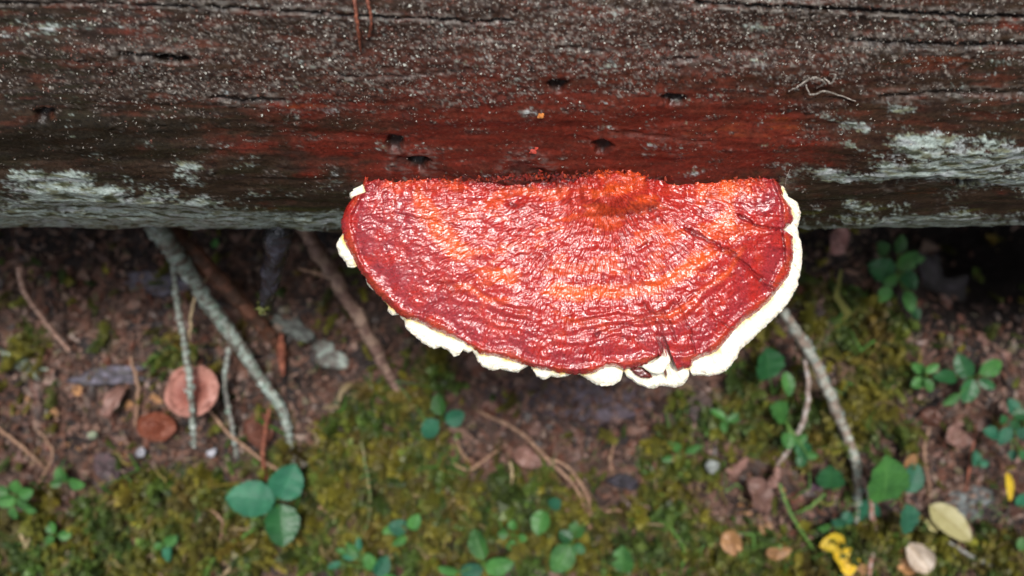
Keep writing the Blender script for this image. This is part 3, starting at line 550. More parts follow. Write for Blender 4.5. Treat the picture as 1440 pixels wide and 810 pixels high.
# ------------------------------------------------------------------ twigs and branches on the ground
def branch(name, lab, cat, paths, group=None, mat=M_twig, flakes=0, rough=.14):
    """paths: list of (points (px,py,h), radii m, colour fn, part name or None)"""
    g0 = gpath(paths[0][0]); root = None
    if len(paths) > 1 or flakes:
        root = empty(name, tuple(g0[-1])); tag(root, lab, cat, group)
    for i, (pts, rads, cf) in enumerate(paths):
        me = tube(name, gpath(pts), rads, cf, 24 * len(pts), 10 if max(rads) > .0015 else 7, rough, 300 + hash_(lab) + i, .0006)
        if root is None: tag(obj(name, me, mat), lab, cat, group)
        else: obj('stem' if i == 0 else 'side_twig', me, mat, root)
    if flakes:
        c = catmull(g0, 200); r_ = np.interp(np.linspace(0, 1, 200), np.linspace(0, 1, len(paths[0][1])), paths[0][1])
        k_ = RNG.integers(0, 200, flakes); nn = RNG.normal(size=(flakes, 3)); nn[:, 2] = np.abs(nn[:, 2]) + .3; nn /= np.linalg.norm(nn, axis=1)[:, None]
        me = soup('lichen_flakes', c[k_] + nn * r_[k_][:, None], nn, np.exp(RNG.normal(-7.0, .4, flakes)), np.full(flakes, 1.3), np.array([(.24, .30, .27), (.16, .22, .18), (.33, .37, .34)])[RNG.choice(3, flakes)], None, .6)
        obj('lichen_flakes', me, M_litter, root)['kind'] = 'stuff'
def hash_(s): return sum(ord(c) * (i + 1) for i, c in enumerate(s)) % 9973
branch('lichen_branch', 'thick branch crusted with grey-green lichen slanting down from the log', 'branch', [([(215, 315, .09), (262, 378, .06), (292, 425, .045), (330, 476, .03), (368, 535, .018), (398, 580, .008), (412, 650, .002)], [.0046, .0044, .0036, .0036, .0032, .0026, .0014], LICH)], flakes=520, rough=.11)
branch('brown_branch', 'dark red-brown branch slanting below the lichen branch', 'branch', [([(232, 318, .07), (300, 386, .045), (345, 432, .03), (385, 478, .012), (405, 500, .004)], [.0052, .0048, .0040, .0036, .002], DBR), ([(395, 470, .016), (396, 500, .012), (398, 528, .006)], [.0012, .0026, .0008], RED)])
branch('lichen_twig', 'thin lichen twig crossing in front of the pink mushroom cap', 'twig', [([(243, 372, .06), (250, 430, .052), (262, 500, .046), (269, 560, .041), (273, 628, .030)], [.0012, .0016, .0017, .0016, .0014], LICH), ([(266, 478, .044), (272, 425, .048), (292, 390, .05)], [.0007, .0006, .0004], STRAW)], flakes=90)
branch('lichen_twig', 'short grey twig hanging right of the pink mushroom cap', 'twig', [([(322, 488, .03), (316, 540, .022), (325, 590, .014), (333, 642, .004)], [.0012, .0013, .0012, .0009], GREY)], flakes=40)
branch('bare_branch', 'brown leaning branch just left of the fungus', 'branch', [([(420, 310, .08), (470, 390, .05), (512, 460, .03), (548, 530, .012), (578, 566, .002)], [.0036, .0038, .0036, .0030, .0016], two((.13, .075, .06), (.24, .16, .12), seed=23)), ([(458, 388, .045), (438, 382, .046), (420, 378, .046)], [.0012, .0010, .0006], TAN)])
branch('dry_stick', 'short pale stick standing alone at the far left', 'twig', [([(26, 374, .055), (34, 408, .045), (58, 444, .03), (78, 470, .018), (98, 493, .006)], [.0016, .0015, .0014, .0014, .0012], two((.28, .17, .13), (.38, .25, .2), seed=24))])
branch('grey_branch', 'long grey branch with lichen running down the right side', 'branch', [([(1092, 425, .05), (1135, 490, .035), (1165, 552, .024), (1190, 612, .014), (1206, 665, .010), (1204, 735, .003)], [.0022, .0030, .0030, .0028, .0026, .0012], two((.20, .15, .12), (.30, .32, .28), seed=25)),
       ([(1206, 662, .010), (1222, 695, .008), (1229, 755, .005), (1220, 815, .004)], [.0018, .0016, .0014, .0012], two((.25, .11, .08), (.36, .3, .27), seed=26)), ([(1132, 500, .03), (1136, 565, .022), (1118, 618, .012), (1092, 655, .004)], [.0010, .0014, .0015, .0012], two((.25, .18, .15), (.4, .36, .34), seed=27))], flakes=120)
SM = [('root_strand', 'tan root strand arching from the brown litter to the moss at the centre', [(672, 578, .004), (730, 608, .008), (772, 648, .010), (812, 690, .008), (832, 745, .002)], .0012, TAN),
      ('root_strand', 'second tan root strand lying along the first one at the centre', [(745, 640, .004), (795, 655, .009), (826, 700, .007), (829, 748, .002)], .0011, TAN),
      ('root_strand', 'tan strand curling right from the foot of the arching roots', [(782, 712, .005), (830, 724, .006), (870, 718, .006), (893, 748, .002)], .0010, TAN),
      ('straw', 'short pale curved straw below the pinkish leaf scrap', [(718, 650, .006), (720, 672, .008), (712, 695, .008), (698, 722, .004)], .0009, STRAW),
      ('grass_stem', 'bent green grass stem turning tan at its foot', [(508, 620, .02), (516, 665, .02), (521, 705, .016), (516, 738, .010), (502, 770, .004)], .0009, two((.05, .11, .03), (.22, .15, .07), seed=28)),
      ('reddish_twig', 'upright thin reddish twig above the blue-green trefoil', [(378, 575, .02), (372, 615, .016), (370, 650, .012), (378, 690, .004)], .0012, RED),
      ('dry_strand', 'long tan strand running down right from the mushroom cap', [(288, 570, .012), (335, 622, .010), (400, 668, .008), (440, 705, .006), (486, 742, .003)], .0010, TAN),
      ('dry_strand', 'thin strand slanting through the litter at the left edge', [(-10, 596, .006), (40, 636, .008), (66, 662, .003)], .0010, TAN),
      ('dry_strand', 'thin forked strand beside the leafy seedlings at far left', [(55, 605, .006), (74, 640, .008), (52, 684, .003)], .0007, TAN),
      ('straw', 'longer pale straw in the moss at the lower left', [(49, 722, .008), (42, 752, .008), (34, 782, .003)], .0010, STRAW),
      ('straw', 'shorter pale straw in the moss at the lower left', [(24, 742, .006), (36, 768, .006), (43, 800, .003)], .0008, STRAW),
      ('straw', 'tan straw at the bottom edge below the trefoil', [(362, 758, .006), (340, 778, .006), (312, 812, .004)], .0010, STRAW),
      ('straw', 'bent tan straw left of the trefoil', [(280, 706, .005), (312, 734, .010), (303, 782, .003)], .0008, TAN),
      ('dry_strand', 'pale twig lying across the right end of the moss by the cream leaf', [(1335, 762, .004), (1365, 782, .006), (1400, 798, .003)], .0012, GREY),
      ('root_strand', 'thin tan strand curving into the moss left of centre', [(630, 650, .005), (660, 660, .008), (690, 640, .008), (712, 625, .003)], .0008, TAN),
      ('root_strand', 'thin root strand looping in the moss beneath the small trefoil', [(640, 612, .004), (652, 640, .007), (675, 655, .004)], .0007, TAN),
      ('dry_strand', 'short tan twig across the litter by the black chip', [(862, 668, .006), (858, 645, .008), (866, 620, .003)], .0008, TAN),
      ('grass_stem', 'green grass stem right of the crumpled pinkish leaf', [(1096, 680, .014), (1110, 718, .014), (1130, 752, .010), (1165, 800, .003)], .0010, GRN),
      ('grass_stem', 'short green grass stem crossing toward the round leaf', [(1160, 694, .012), (1140, 712, .012), (1118, 722, .008)], .0009, GRN),
      ('grass_stem', 'green grass stem under the trefoil to the lower left', [(378, 728, .012), (345, 752, .010), (305, 780, .008), (285, 812, .004)], .0010, GRN),
      ('grass_stem', 'green stem arching at the bottom right of centre', [(925, 730, .010), (945, 745, .012), (962, 778, .006), (955, 812, .004)], .0009, GRN),
      ('reddish_twig', 'thin brown twig under the seedlings at the far right', [(1372, 600, .008), (1366, 640, .008), (1358, 690, .003)], .0009, RED),
      ('dry_strand', 'thin brown strand between pink leaf and seedlings at right', [(1306, 600, .005), (1300, 640, .007), (1310, 700, .004)], .0008, TAN),
      ('dry_stick', 'stout brown stick end at the middle of the left litter', [(182, 500, .004), (194, 545, .008), (190, 600, .004)], .0010, TAN)]
for nm, lab, pts, r_, cf in SM:
    branch(nm, lab, {'root_strand': 'root', 'grass_stem': 'grass stem', 'straw': 'straw', 'reddish_twig': 'twig', 'dry_strand': 'twig', 'dry_stick': 'twig'}[nm], [(pts, [r_ * .8, r_, r_ * .6], cf)])

# ------------------------------------------------------------------ slabs, chips, stones
def slab(poly, h, col1, col2, seed, mat=M_chip, rise=.004, tilt=0.0, flat=.75, bumpy=.0012):
    p = np.asarray(poly, float); c = p.mean(0); n = 56; pp = catmull(np.vstack([p, p[:1]]), n + 1)[:n]
    pp = pp + 1.6 * np.stack([noise(np.arange(n) * .45, 0 * pp[:, 0], seed), noise(np.arange(n) * .45, 0 * pp[:, 0], seed + 1)], -1)
    zc = float(G(c[0], c[1])[2]); rg = []; cl = []; lev = [(.9, -.006), (1, 0), (1, rise * .7), (.94, rise)] + [(flat * f, rise) for f in (1, .8, .6, .4, .2, .01)]
    for s_, dz in lev:
        q_ = c + (pp - c) * s_; zz = zc + h + dz + bumpy * fbm(q_[:, 0] / 16, q_[:, 1] / 9, seed + 2, 3) + tilt * (q_[:, 0] - c[0]) * K * .5
        rg.append(P(q_[:, 0], q_[:, 1], zz)); cl.append(mixc(np.full((n, 3), col1), col2, ss(-.2, .4, fbm(q_[:, 0] / 14, q_[:, 1] / 8, seed + 5, 3))))
    m = len(lev); i = np.arange(n)[:, None]; j = np.arange(m - 1)[None]
    F = np.stack([i * m + j, ((i + 1) % n) * m + j, ((i + 1) % n) * m + j + 1, i * m + j + 1], -1).reshape(-1, 4)
    return mesh('slab', np.stack(rg, 1).reshape(-1, 3), F, np.stack(cl, 1).reshape(-1, 3))
def oval(cx, cy, a, b, ang=0, n=9, jit=.15, seed=0):
    r0 = np.random.default_rng(seed + int(cx)); t = np.arange(n) * 2 * np.pi / n; r = 1 + r0.uniform(-jit, jit, n); c, s = math.cos(R(-ang)), math.sin(R(-ang))
    x, y = a * r * np.cos(t), b * r * np.sin(t); return np.stack([cx + x * c - y * s, cy + x * s + y * c], -1)
SL = [('bark_slab', 'blue-grey bark slab in the litter left of the mushroom cap', 'bark', oval(150, 528, 50, 13, 3, 13, .35), .0, (.045, .04, .045), (.115, .105, .14)),
      ('bark_slab', 'broad purple-grey rotten slab just below the fungus rim', 'bark', oval(815, 562, 95, 30, 2, 16, .35), -.0015, (.045, .028, .035), (.12, .095, .125)),
      ('bark_chip', 'black chip lying in the moss right of centre', 'bark', oval(877, 678, 24, 11, -12), .006, (.012, .01, .014), (.025, .02, .03)),
      ('wood_chunk', 'nearly black rotten chunk below the brown branch', 'wood', oval(450, 515, 62, 26, -18, 14, .3), -.001, (.006, .004, .004), (.02, .012, .010)),  # stands in for a dark hollow; its shade is put into the near-black colour
      ('lichen_stone', 'grey-green lichen-covered stone beside the leaning branch', 'stone', oval(462, 500, 27, 15, -35, 11, .3), .004, (.09, .08, .07), (.22, .26, .23)),
      ('lichen_stone', 'darker lichen-spotted stone above the black rotten chunk', 'stone', oval(412, 462, 30, 15, -30, 11, .3), .0, (.05, .05, .045), (.13, .15, .135)),
      ('stone', 'small white pebble under the mushroom cap', 'stone', oval(297, 637, 9, 7, 0, 7, .4), .004, (.22, .22, .25), (.36, .36, .40)),
      ('stone', 'tiny white pebble between the litter and the mushroom', 'stone', oval(197, 636, 6, 6, 0, 6, .4), .004, (.22, .22, .25), (.36, .36, .40)),
      ('stone', 'tiny pale green pebble in the brown litter at left', 'stone', oval(130, 612, 7, 6, 0), .004, (.15, .18, .12), (.25, .29, .2)),
      ('stone', 'pale grey pebble left of the grey curled leaf', 'stone', oval(1002, 655, 12, 10, 20, 7, .4), .004, (.10, .11, .10), (.2, .22, .21)),
      ('wood_chunk', 'dark mound of rotten wood above the blue slab at left', 'wood', oval(215, 398, 50, 16, -8), .0, (.05, .045, .06), (.10, .09, .12)),
      ('wood_chunk', 'dark rotten lump in the litter at the lower left', 'wood', oval(152, 660, 18, 26, 20), .002, (.035, .022, .024), (.07, .04, .045)),
      ('lichen_patch', 'pale grey-green lichen tuft at the far left', 'lichen', oval(36, 512, 34, 12, -25, 13, .5), -.001, (.08, .09, .06), (.26, .32, .26)),
      ('wood_chunk', 'grey rotten wood with blue lichen near the cream leaf', 'wood', oval(1362, 712, 32, 26, 10, 13, .35), -.001, (.05, .05, .05), (.12, .14, .14)),
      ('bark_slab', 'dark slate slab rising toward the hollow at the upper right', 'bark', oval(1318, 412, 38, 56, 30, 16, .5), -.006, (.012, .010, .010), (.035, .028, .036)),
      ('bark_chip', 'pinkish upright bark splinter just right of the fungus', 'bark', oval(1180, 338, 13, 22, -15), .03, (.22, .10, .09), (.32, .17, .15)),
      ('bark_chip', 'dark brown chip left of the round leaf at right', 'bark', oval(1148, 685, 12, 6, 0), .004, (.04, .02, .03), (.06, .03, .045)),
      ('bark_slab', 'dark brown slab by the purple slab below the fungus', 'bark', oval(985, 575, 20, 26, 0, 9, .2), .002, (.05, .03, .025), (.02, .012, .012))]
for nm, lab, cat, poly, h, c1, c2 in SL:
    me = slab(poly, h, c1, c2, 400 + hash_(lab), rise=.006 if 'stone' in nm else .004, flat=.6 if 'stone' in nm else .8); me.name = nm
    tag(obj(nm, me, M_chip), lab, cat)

# ------------------------------------------------------------------ mushrooms
def mushroom(cx, cy, a, b, ang, top, lab, c_in, c_out, seed, tilt=(.25, -.2)):
    n, m = 72, 26; c0 = G(cx, cy, top); d = CZ - c0[2]; A, B = a * K * d, b * K * d; root = empty('mushroom', tuple(G(cx, cy, -.002))); tag(root, lab, 'mushroom')
    t = np.linspace(0, 2 * np.pi, n, endpoint=False); Vs = []; Cs = []
    for j in range(m):
        if j < 18: s = max(j / 17, .02); zz = .0022 * s - .006 * ss(.6, 1, s) * .6 - .003 * np.exp(-(s / .4) ** 2) + .0009 * fbm(np.cos(t) * s * 3, np.sin(t) * s * 3, seed, 3)
        else: s = [1.0, .985, .93, .8, .6, .4, .2, .1][j - 18]; zz = -.0022 - [.0008, .002, .0032, .004, .005, .006, .007, .0075][j - 18] + 0 * t
        edge = 1 + (.09 * noise(np.cos(t) * 1.3, np.sin(t) * 1.3, seed + 1) + .006 * np.cos(t * 9 + 3 * np.sin(t * 3)) + .03 * noise(np.cos(t) * 7, np.sin(t) * 7, seed + 3)) * s
        x = A * s * edge * np.cos(t); y = B * s * edge * np.sin(t); ca, sa = math.cos(R(ang)), math.sin(R(ang)); X_, Y_ = x * ca - y * sa, x * sa + y * ca
        Vs.append(np.stack([c0[0] + X_, c0[1] + Y_, c0[2] + zz + tilt[0] * X_ + tilt[1] * Y_], -1))
        cc = np.asarray(c_in) * (1 - ss(.3, 1, s + 0 * t))[:, None] + np.asarray(c_out) * ss(.3, 1, s + 0 * t)[:, None]
        cc = mixc(cc, np.asarray(c_in) * .72, (ss(.1, .5, fbm(np.cos(t) * s * 6, np.sin(t) * s * 6, seed + 7, 3)) * .8 + .25 * math.exp(-(s / .3) ** 2)) * (j < 17)); Cs.append(cc)
    i = np.arange(n)[:, None]; j = np.arange(m - 1)[None]; I = lambda ii, jj: jj * n + ii % n
    F = np.stack([I(i, j), I(i + 1, j), I(i + 1, j + 1), I(i, j + 1)], -1).reshape(-1, 4)
    Va = np.concatenate(Vs); Va = np.vstack([Va, Va[:n].mean(0)]); Ca = np.concatenate(Cs); Ca = np.vstack([Ca, Ca[:1]]); jj = np.arange(n)
    obj('cap', mesh('cap', Va, [F, np.stack([jj, (jj + 1) % n, np.full(n, n * m)], -1)], Ca), M_mush, root)
    g = G(cx, cy, 0)
    pts = [c0 - np.array([0, 0, .006]), (c0 - np.array([0, 0, .006])) * .5 + np.array([g[0], g[1] - .004, g[2] - .004]) * .5, np.array([g[0], g[1] - .004, g[2] - .004])]
    obj('stem', tube('stem', pts, [.0035, .003, .004], two((.3, .17, .12), (.42, .27, .2), seed=31), 20, 12, .08, seed), M_mush, root)
mushroom(268, 551, 42, 36, 12, .030, 'round pinkish-tan mushroom cap behind the thin lichen twig', (.21, .068, .05), (.36, .17, .135), 501)
mushroom(217, 601, 29, 19, -8, .012, 'smaller rust-brown mushroom cap at the lower left of the pink one', (.13, .035, .018), (.17, .05, .027), 507, (.1, -.3))
mushroom(362, 604, 22, 24, 20, .008, 'dull brown mushroom cap behind the lichen branch', (.09, .032, .02), (.12, .045, .03), 512, (.3, -.1))

# ------------------------------------------------------------------ leaves
def blade(Lm, Wm, seed=0, cup=.25, bend=.25, tip=1.0, serr=.03, nu=13, nv=9, crumple=0.0):
    t = np.linspace(0, 1, nu); s = np.linspace(-1, 1, nv); T_, S_ = np.meshgrid(t, s, indexing='ij')
    wv = np.sin(np.pi * np.clip(T_, 0, 1) ** (.85 + .25 * (tip - 1))) ** (.62) ; wv = np.maximum(wv, .03)
    wv = wv * (1 + .05 * noise(T_ * 9, np.sign(S_) * 3.1, seed + 9)) * (1 + serr * np.sin(T_ * 46) * (np.abs(S_) > .9)) * (1 + .06 * noise(T_ * 3, np.sign(S_) * 5.3, seed))
    x = (T_ - .5) * Lm; y = S_ * wv * Wm / 2
    z = cup * Wm * .5 * (np.abs(S_) ** 1.5) * wv - bend * Lm * (T_ - .45) ** 2 + .035 * Wm * np.sin(T_ * 22) * np.abs(S_)
    z = z + crumple * Lm * fbm(T_ * 2.5, S_ * 1.8, seed + 3, 3)
    return np.stack([x, y, z], -1).reshape(-1, 3), gridfaces(nu, nv), np.stack([T_, S_], -1).reshape(-1, 2)
def put_leaf(name, px, py, lp_, wp, ang, h, mat, parent=None, seed=0, pitch=None, roll=None, **kw):
    c = G(px, py, h); d = CZ - c[2]; r0 = random.Random(seed * 13 + int(px) * 7 + int(py))
    Vb, F, co = blade(lp_ * K * d * 1.06, wp * K * d * 1.06, seed + int(px), **kw)
    pitch = r0.uniform(-.3, .5) if pitch is None else pitch; roll = r0.uniform(-.45, .45) if roll is None else roll
    M = Matrix.Rotation(R(ang), 3, 'Z') @ Matrix.Rotation(-pitch, 3, 'Y') @ Matrix.Rotation(roll, 3, 'X')
    Vw = Vb @ np.array(M).T + c
    return obj(name, mesh(name, Vw, F, co=co), mat, parent)
def plant(lab, base, leaves, mat, h=.02, name='seedling', cat='seedling', group=None, stemc=None):
    """base (px, py); leaves (px, py, length, width, angle[, height])"""
    b = G(base[0], base[1], -.001); root = empty(name, tuple(b)); tag(root, lab, cat, group)
    hub = G(base[0], base[1], h * .75)
    obj('stem', tube('stem', [b, (b + hub) / 2 + np.array([.0006, .0004, 0]), hub], [.0007, .0006, .0005], stemc or GRN, 10, 6, .05, 3), M_twig, root)
    for i, lf in enumerate(leaves):
        hh = h * (1 + .12 * math.sin(i * 2.3 + base[0])) if len(lf) < 6 else lf[5]
        m = mat[i % len(mat)] if isinstance(mat, (list, tuple)) else mat
        o = put_leaf('leaf', lf[0], lf[1], lf[2], lf[3], lf[4], hh, m, root, i)
        pb = G(lf[0] - .46 * lf[2] * math.cos(R(lf[4])), lf[1] + .46 * lf[2] * math.sin(R(lf[4])), hh - .0006)
        if np.linalg.norm(pb - hub) > .002:
            obj('leaf_stalk', tube('leaf_stalk', [hub, (hub + pb) / 2 + np.array([0, 0, .001]), pb], [.0004, .0004, .0003], stemc or GRN, 8, 5, .05, 4), M_twig, root)
BG = (M_blue, M_blue, M_dark)
plant('blue-green seedling with three big oval leaves at the lower left', (386, 708), [(352, 702, 64, 48, 172, .032), (403, 678, 52, 46, 65, .030), (396, 739, 56, 46, -82, .034)], (M_blue, M_blue, M_dark), .03)
plant('small three-leaved seedling in the moss left of centre', (624, 590), [(617, 569, 29, 22, 100), (640, 587, 28, 25, 20), (605, 603, 33, 25, -135)], (M_green, M_blue, M_blue), .025)
plant('seedling with one upright oval leaf and a small round one, bottom centre', (768, 722), [(760, 735, 34, 26, -105), (781, 708, 20, 18, 45)], (M_green, M_blue), .022)
plant('seedling with a shiny leaf and a lower reddish-edged leaf, bottom centre', (680, 788), [(673, 765, 42, 29, 112), (702, 796, 42, 24, 15), (662, 803, 34, 22, 190), (630, 802, 30, 16, 160)], (M_green, M_green, M_blue), .022)
plant('single glossy bright green leaf at the bottom right of centre', (878, 800), [(876, 787, 38, 31, 92)], M_green, .02)
plant('cluster of tiny round leaves in the moss at bottom centre', (722, 752), [(721, 738, 14, 14, 90), (707, 751, 14, 14, 180), (720, 767, 15, 15, -80), (735, 757, 13, 11, -10)], M_green, .016)
plant('pale green seedling half sunk in moss below the arching roots', (803, 762), [(812, 744, 26, 22, 60), (795, 754, 20, 18, 150), (790, 786, 44, 34, -120), (815, 772, 18, 14, -30)], (M_green, M_dark), .014)
plant('bright leafy seedling at the left edge', (24, 700), [(24, 686, 24, 22, 80), (36, 693, 20, 18, 20), (8, 704, 26, 20, 190), (32, 708, 20, 18, -30), (20, 722, 18, 16, -90), (42, 716, 18, 14, -20), (3, 690, 18, 14, 150)], M_green, .02)
plant('small two-leaved green seedling next to the left edge one', (92, 675), [(86, 668, 24, 20, 110), (107, 680, 26, 18, -5), (78, 680, 14, 12, 200)], M_green, .018)
plant('tiny seedling in the lower left moss', (80, 752), [(72, 742, 16, 14, 110), (92, 752, 18, 14, 10), (70, 760, 14, 12, 210)], M_green, .014)
plant('tiny seedling with two stacked leaves, lower left', (234, 770), [(240, 760, 22, 16, 35), (236, 778, 24, 16, -90), (222, 768, 12, 10, 180)], (M_green, M_blue), .018)
plant('seedling with a yellowish leaf between two green ones, bottom left of centre', (575, 752), [(583, 734, 24, 18, 60), (560, 742, 28, 22, 165), (562, 760, 24, 14, -150), (548, 746, 20, 16, 190)], (M_green, M_blue, M_green), .018)
plant('fern-like green seedling cut by the bottom edge', (530, 800), [(495, 772, 24, 12, 145), (492, 782, 22, 12, 190), (520, 790, 26, 18, 110), (537, 796, 30, 24, 60), (545, 812, 26, 18, 0), (505, 765, 18, 10, 95), (480, 775, 16, 8, 160), (470, 795, 20, 9, 200)], (M_green, M_blue), .016)
plant('round dark leaf on a stalk right of the fungus rim', (1086, 555), [(1080, 512, 48, 44, 98, .032), (1108, 540, 34, 18, -80, .026)], (M_dark, M_green), .02)
plant('glossy wet seedling below the round dark leaf', (1105, 592), [(1096, 579, 36, 30, 150), (1108, 620, 24, 18, -90), (1130, 632, 28, 22, -30), (1125, 618, 22, 14, 30), (1142, 640, 16, 12, -10), (1127, 648, 18, 16, -100)], (M_green, M_green, M_dark), .018)
plant('single round dark leaf left of the grey branch', (1172, 690), [(1168, 672, 37, 36, 100)], M_dark, .02)
plant('seedling with one very large green leaf right of the grey branch', (1262, 700), [(1246, 676, 78, 58, 100, .036), (1284, 672, 42, 28, 70, .03), (1276, 731, 43, 34, -85, .03)], (M_green, M_blue, M_blue), .028)
plant('pale blurred leaf behind the grey branch fork', (1216, 735), [(1219, 717, 36, 34, 90)], M_blue, .006)
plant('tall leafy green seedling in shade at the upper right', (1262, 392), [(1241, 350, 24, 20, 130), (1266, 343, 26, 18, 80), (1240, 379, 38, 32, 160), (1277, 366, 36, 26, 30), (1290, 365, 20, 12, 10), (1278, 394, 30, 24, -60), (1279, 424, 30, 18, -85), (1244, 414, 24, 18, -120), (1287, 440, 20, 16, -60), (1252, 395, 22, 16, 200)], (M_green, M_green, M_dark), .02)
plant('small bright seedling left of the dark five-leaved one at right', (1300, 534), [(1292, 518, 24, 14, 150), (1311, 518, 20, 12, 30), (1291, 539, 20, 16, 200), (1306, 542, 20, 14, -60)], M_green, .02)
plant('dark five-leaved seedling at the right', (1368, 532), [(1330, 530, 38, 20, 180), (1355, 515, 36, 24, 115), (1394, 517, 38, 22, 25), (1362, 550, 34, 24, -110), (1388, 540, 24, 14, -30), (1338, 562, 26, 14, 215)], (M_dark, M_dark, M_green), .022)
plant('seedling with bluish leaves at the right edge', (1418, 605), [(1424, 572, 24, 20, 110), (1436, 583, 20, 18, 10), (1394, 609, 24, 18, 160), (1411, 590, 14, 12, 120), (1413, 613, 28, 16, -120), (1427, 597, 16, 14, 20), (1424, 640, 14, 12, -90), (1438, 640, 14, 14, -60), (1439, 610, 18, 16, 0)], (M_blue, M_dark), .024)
plant('tiny pale seedling under the pink leaf at right', (1374, 655), [(1372, 645, 22, 18, 90), (1384, 652, 12, 10, 0)], M_blue, .012)
plant('tiny wet leaf at the right edge, upper of two', (1438, 712), [(1437, 703, 20, 18, 90)], M_blue, .016)
plant('tiny wet leaf at the right edge, lower of two', (1440, 772), [(1438, 765, 18, 16, 90)], M_green, .016)
plant('thin three-leaved sprout in the moss right of the black chip', (960, 640), [(950, 628, 26, 12, 140), (975, 632, 24, 10, 30), (940, 645, 20, 10, 190)], M_green, .012)
plant('low green sprout in the moss under the fungus rim at right', (1020, 590), [(1010, 582, 24, 10, 150), (1034, 588, 26, 12, 20), (1018, 600, 18, 10, -90)], M_green, .012)
plant('faint green leaf under the log left of the black stub', (303, 345), [(303, 342, 14, 12, 90)], M_green, .02)
plant('small green leaf below the yellow leaf', (1188, 742), [(1180, 735, 26, 16, 160), (1160, 742, 24, 12, 180), (1192, 728, 18, 16, 70)], (M_blue, M_green), .012)
def fallen(lab, *a0, name='fallen_leaf', cat='dead leaf', **kw): return tag(put_leaf(name, *a0[:5], a0[5] + .003, *a0[6:], **kw), lab, cat)
fallen('bright yellow fallen leaf at the bottom right', 1172, 764, 42, 26, 185, .014, M_yellow, cup=.3, crumple=.08)
fallen('crumpled yellow leaf lobe below the bright yellow leaf', 1188, 789, 40, 32, -75, .010, M_yellow, cup=.5, crumple=.14)
fallen('cream-coloured oval fallen leaf at the bottom right', 1338, 735, 66, 36, -42, .014, M_cream, cup=.15)
fallen('bleached wet curled leaf at the bottom right corner', 1294, 784, 50, 34, -50, .014, M_white, cup=.7, crumple=.14)
fallen('orange-tan leaf tucked under the bleached curled leaf', 1276, 790, 46, 28, -70, .008, M_brown, cup=.3, crumple=.08)
fallen('small orange-tan folded leaf at the bottom right of centre', 1030, 764, 36, 28, -70, .010, M_brown, cup=.4, crumple=.1)
fallen('tan ragged leaf between the folded leaf and the yellow one', 1095, 776, 34, 18, 10, .008, M_brown, cup=.4, crumple=.14)
fallen('crumpled pinkish-grey dead leaf hanging under the twig', 1066, 698, 58, 36, -55, .012, M_pink, cup=.6, crumple=.14)
fallen('pale crumpled leaf scrap above the pinkish-grey leaf', 1086, 672, 34, 20, 60, .012, M_pink, cup=.6, crumple=.14)
fallen('grey curled leaf beside the pale pebble', 1036, 654, 36, 18, 35, .010, M_pink, cup=.7, crumple=.12)
fallen('pink-brown dead leaf among litter at the right', 1352, 610, 50, 34, 20, .006, M_pink, cup=.2, crumple=.08)
fallen('reddish leaf scrap above the pink-brown leaf', 1310, 585, 28, 26, 60, .006, M_rust, cup=.2, crumple=.1)
fallen('narrow orange curled leaf at the right edge', 1419, 684, 40, 10, -100, .012, M_yellow, cup=.7)
fallen('pinkish leaf scrap in the moss at the centre', 742, 644, 44, 26, -25, .008, M_pink, cup=.3, crumple=.1)
fallen('beige twisted leaf in the litter left of the mushroom', 160, 566, 46, 22, 60, .010, M_pink, cup=.7, crumple=.14)
fallen('short tan leaf scrap above the large green leaf', 1281, 648, 22, 14, 60, .022, M_brown, cup=.5)
fallen('pale round dead leaf beside the cream one', 1312, 737, 22, 18, 150, .006, M_cream, cup=.3)
fallen('tan leaf scrap in the moss below the bent straw', 1200, 806, 40, 22, 30, .006, M_brown, cup=.3, crumple=.1)
fallen('bluish wet leaf scrap below the left rim of the fungus', 580, 446, 24, 14, -20, .01, M_blue, cup=.3)

# ------------------------------------------------------------------ litter scraps, one object each
protos = []
for i in range(9):
    Vb, F, co = blade(1, [.75, .5, .9, .35, .6, .8, .45, .25, .65][i], 40 + i, cup=.35, bend=.4, nu=5, nv=4, serr=.0, crumple=.22)
    protos.append([mesh('leaf_fragment', Vb, F, co=co) for _ in range(1)][0])
PM = {}
def frag_mesh(i, m):
    if (i, m.name) not in PM:
        me = protos[i].copy(); me['proto'] = i; me.materials.append(m); PM[(i, m.name)] = me
    return PM[(i, m.name)]
REG = [((20, 330, 375, 520), 62, 'in the litter between log and mushroom', 'leaf scraps in the upper left litter', (M_rust, M_pink, M_rust)),
       ((0, 225, 545, 665), 50, 'in the lower left litter', 'leaf scraps in the lower left litter', (M_pink, M_rust, M_pink, M_brown)),
       ((680, 975, 560, 665), 75, 'in the litter below the fungus', 'leaf scraps below the fungus', (M_rust, M_pink, M_rust)),
       ((480, 700, 430, 560), 30, 'behind the left rim of the fungus', 'leaf scraps behind the left rim', (M_rust, M_pink)),
       ((1280, 1440, 420, 710), 60, 'in the litter at the right', 'leaf scraps in the right litter', (M_rust, M_pink, M_rust)),
       ((980, 1290, 640, 800), 34, 'in the moss at the lower right', 'leaf scraps in the lower right moss', (M_rust, M_pink, M_brown)),
       ((1120, 1240, 340, 480), 14, 'in the shade right of the fungus', 'leaf scraps in the shade right', (M_rust, M_pink))]
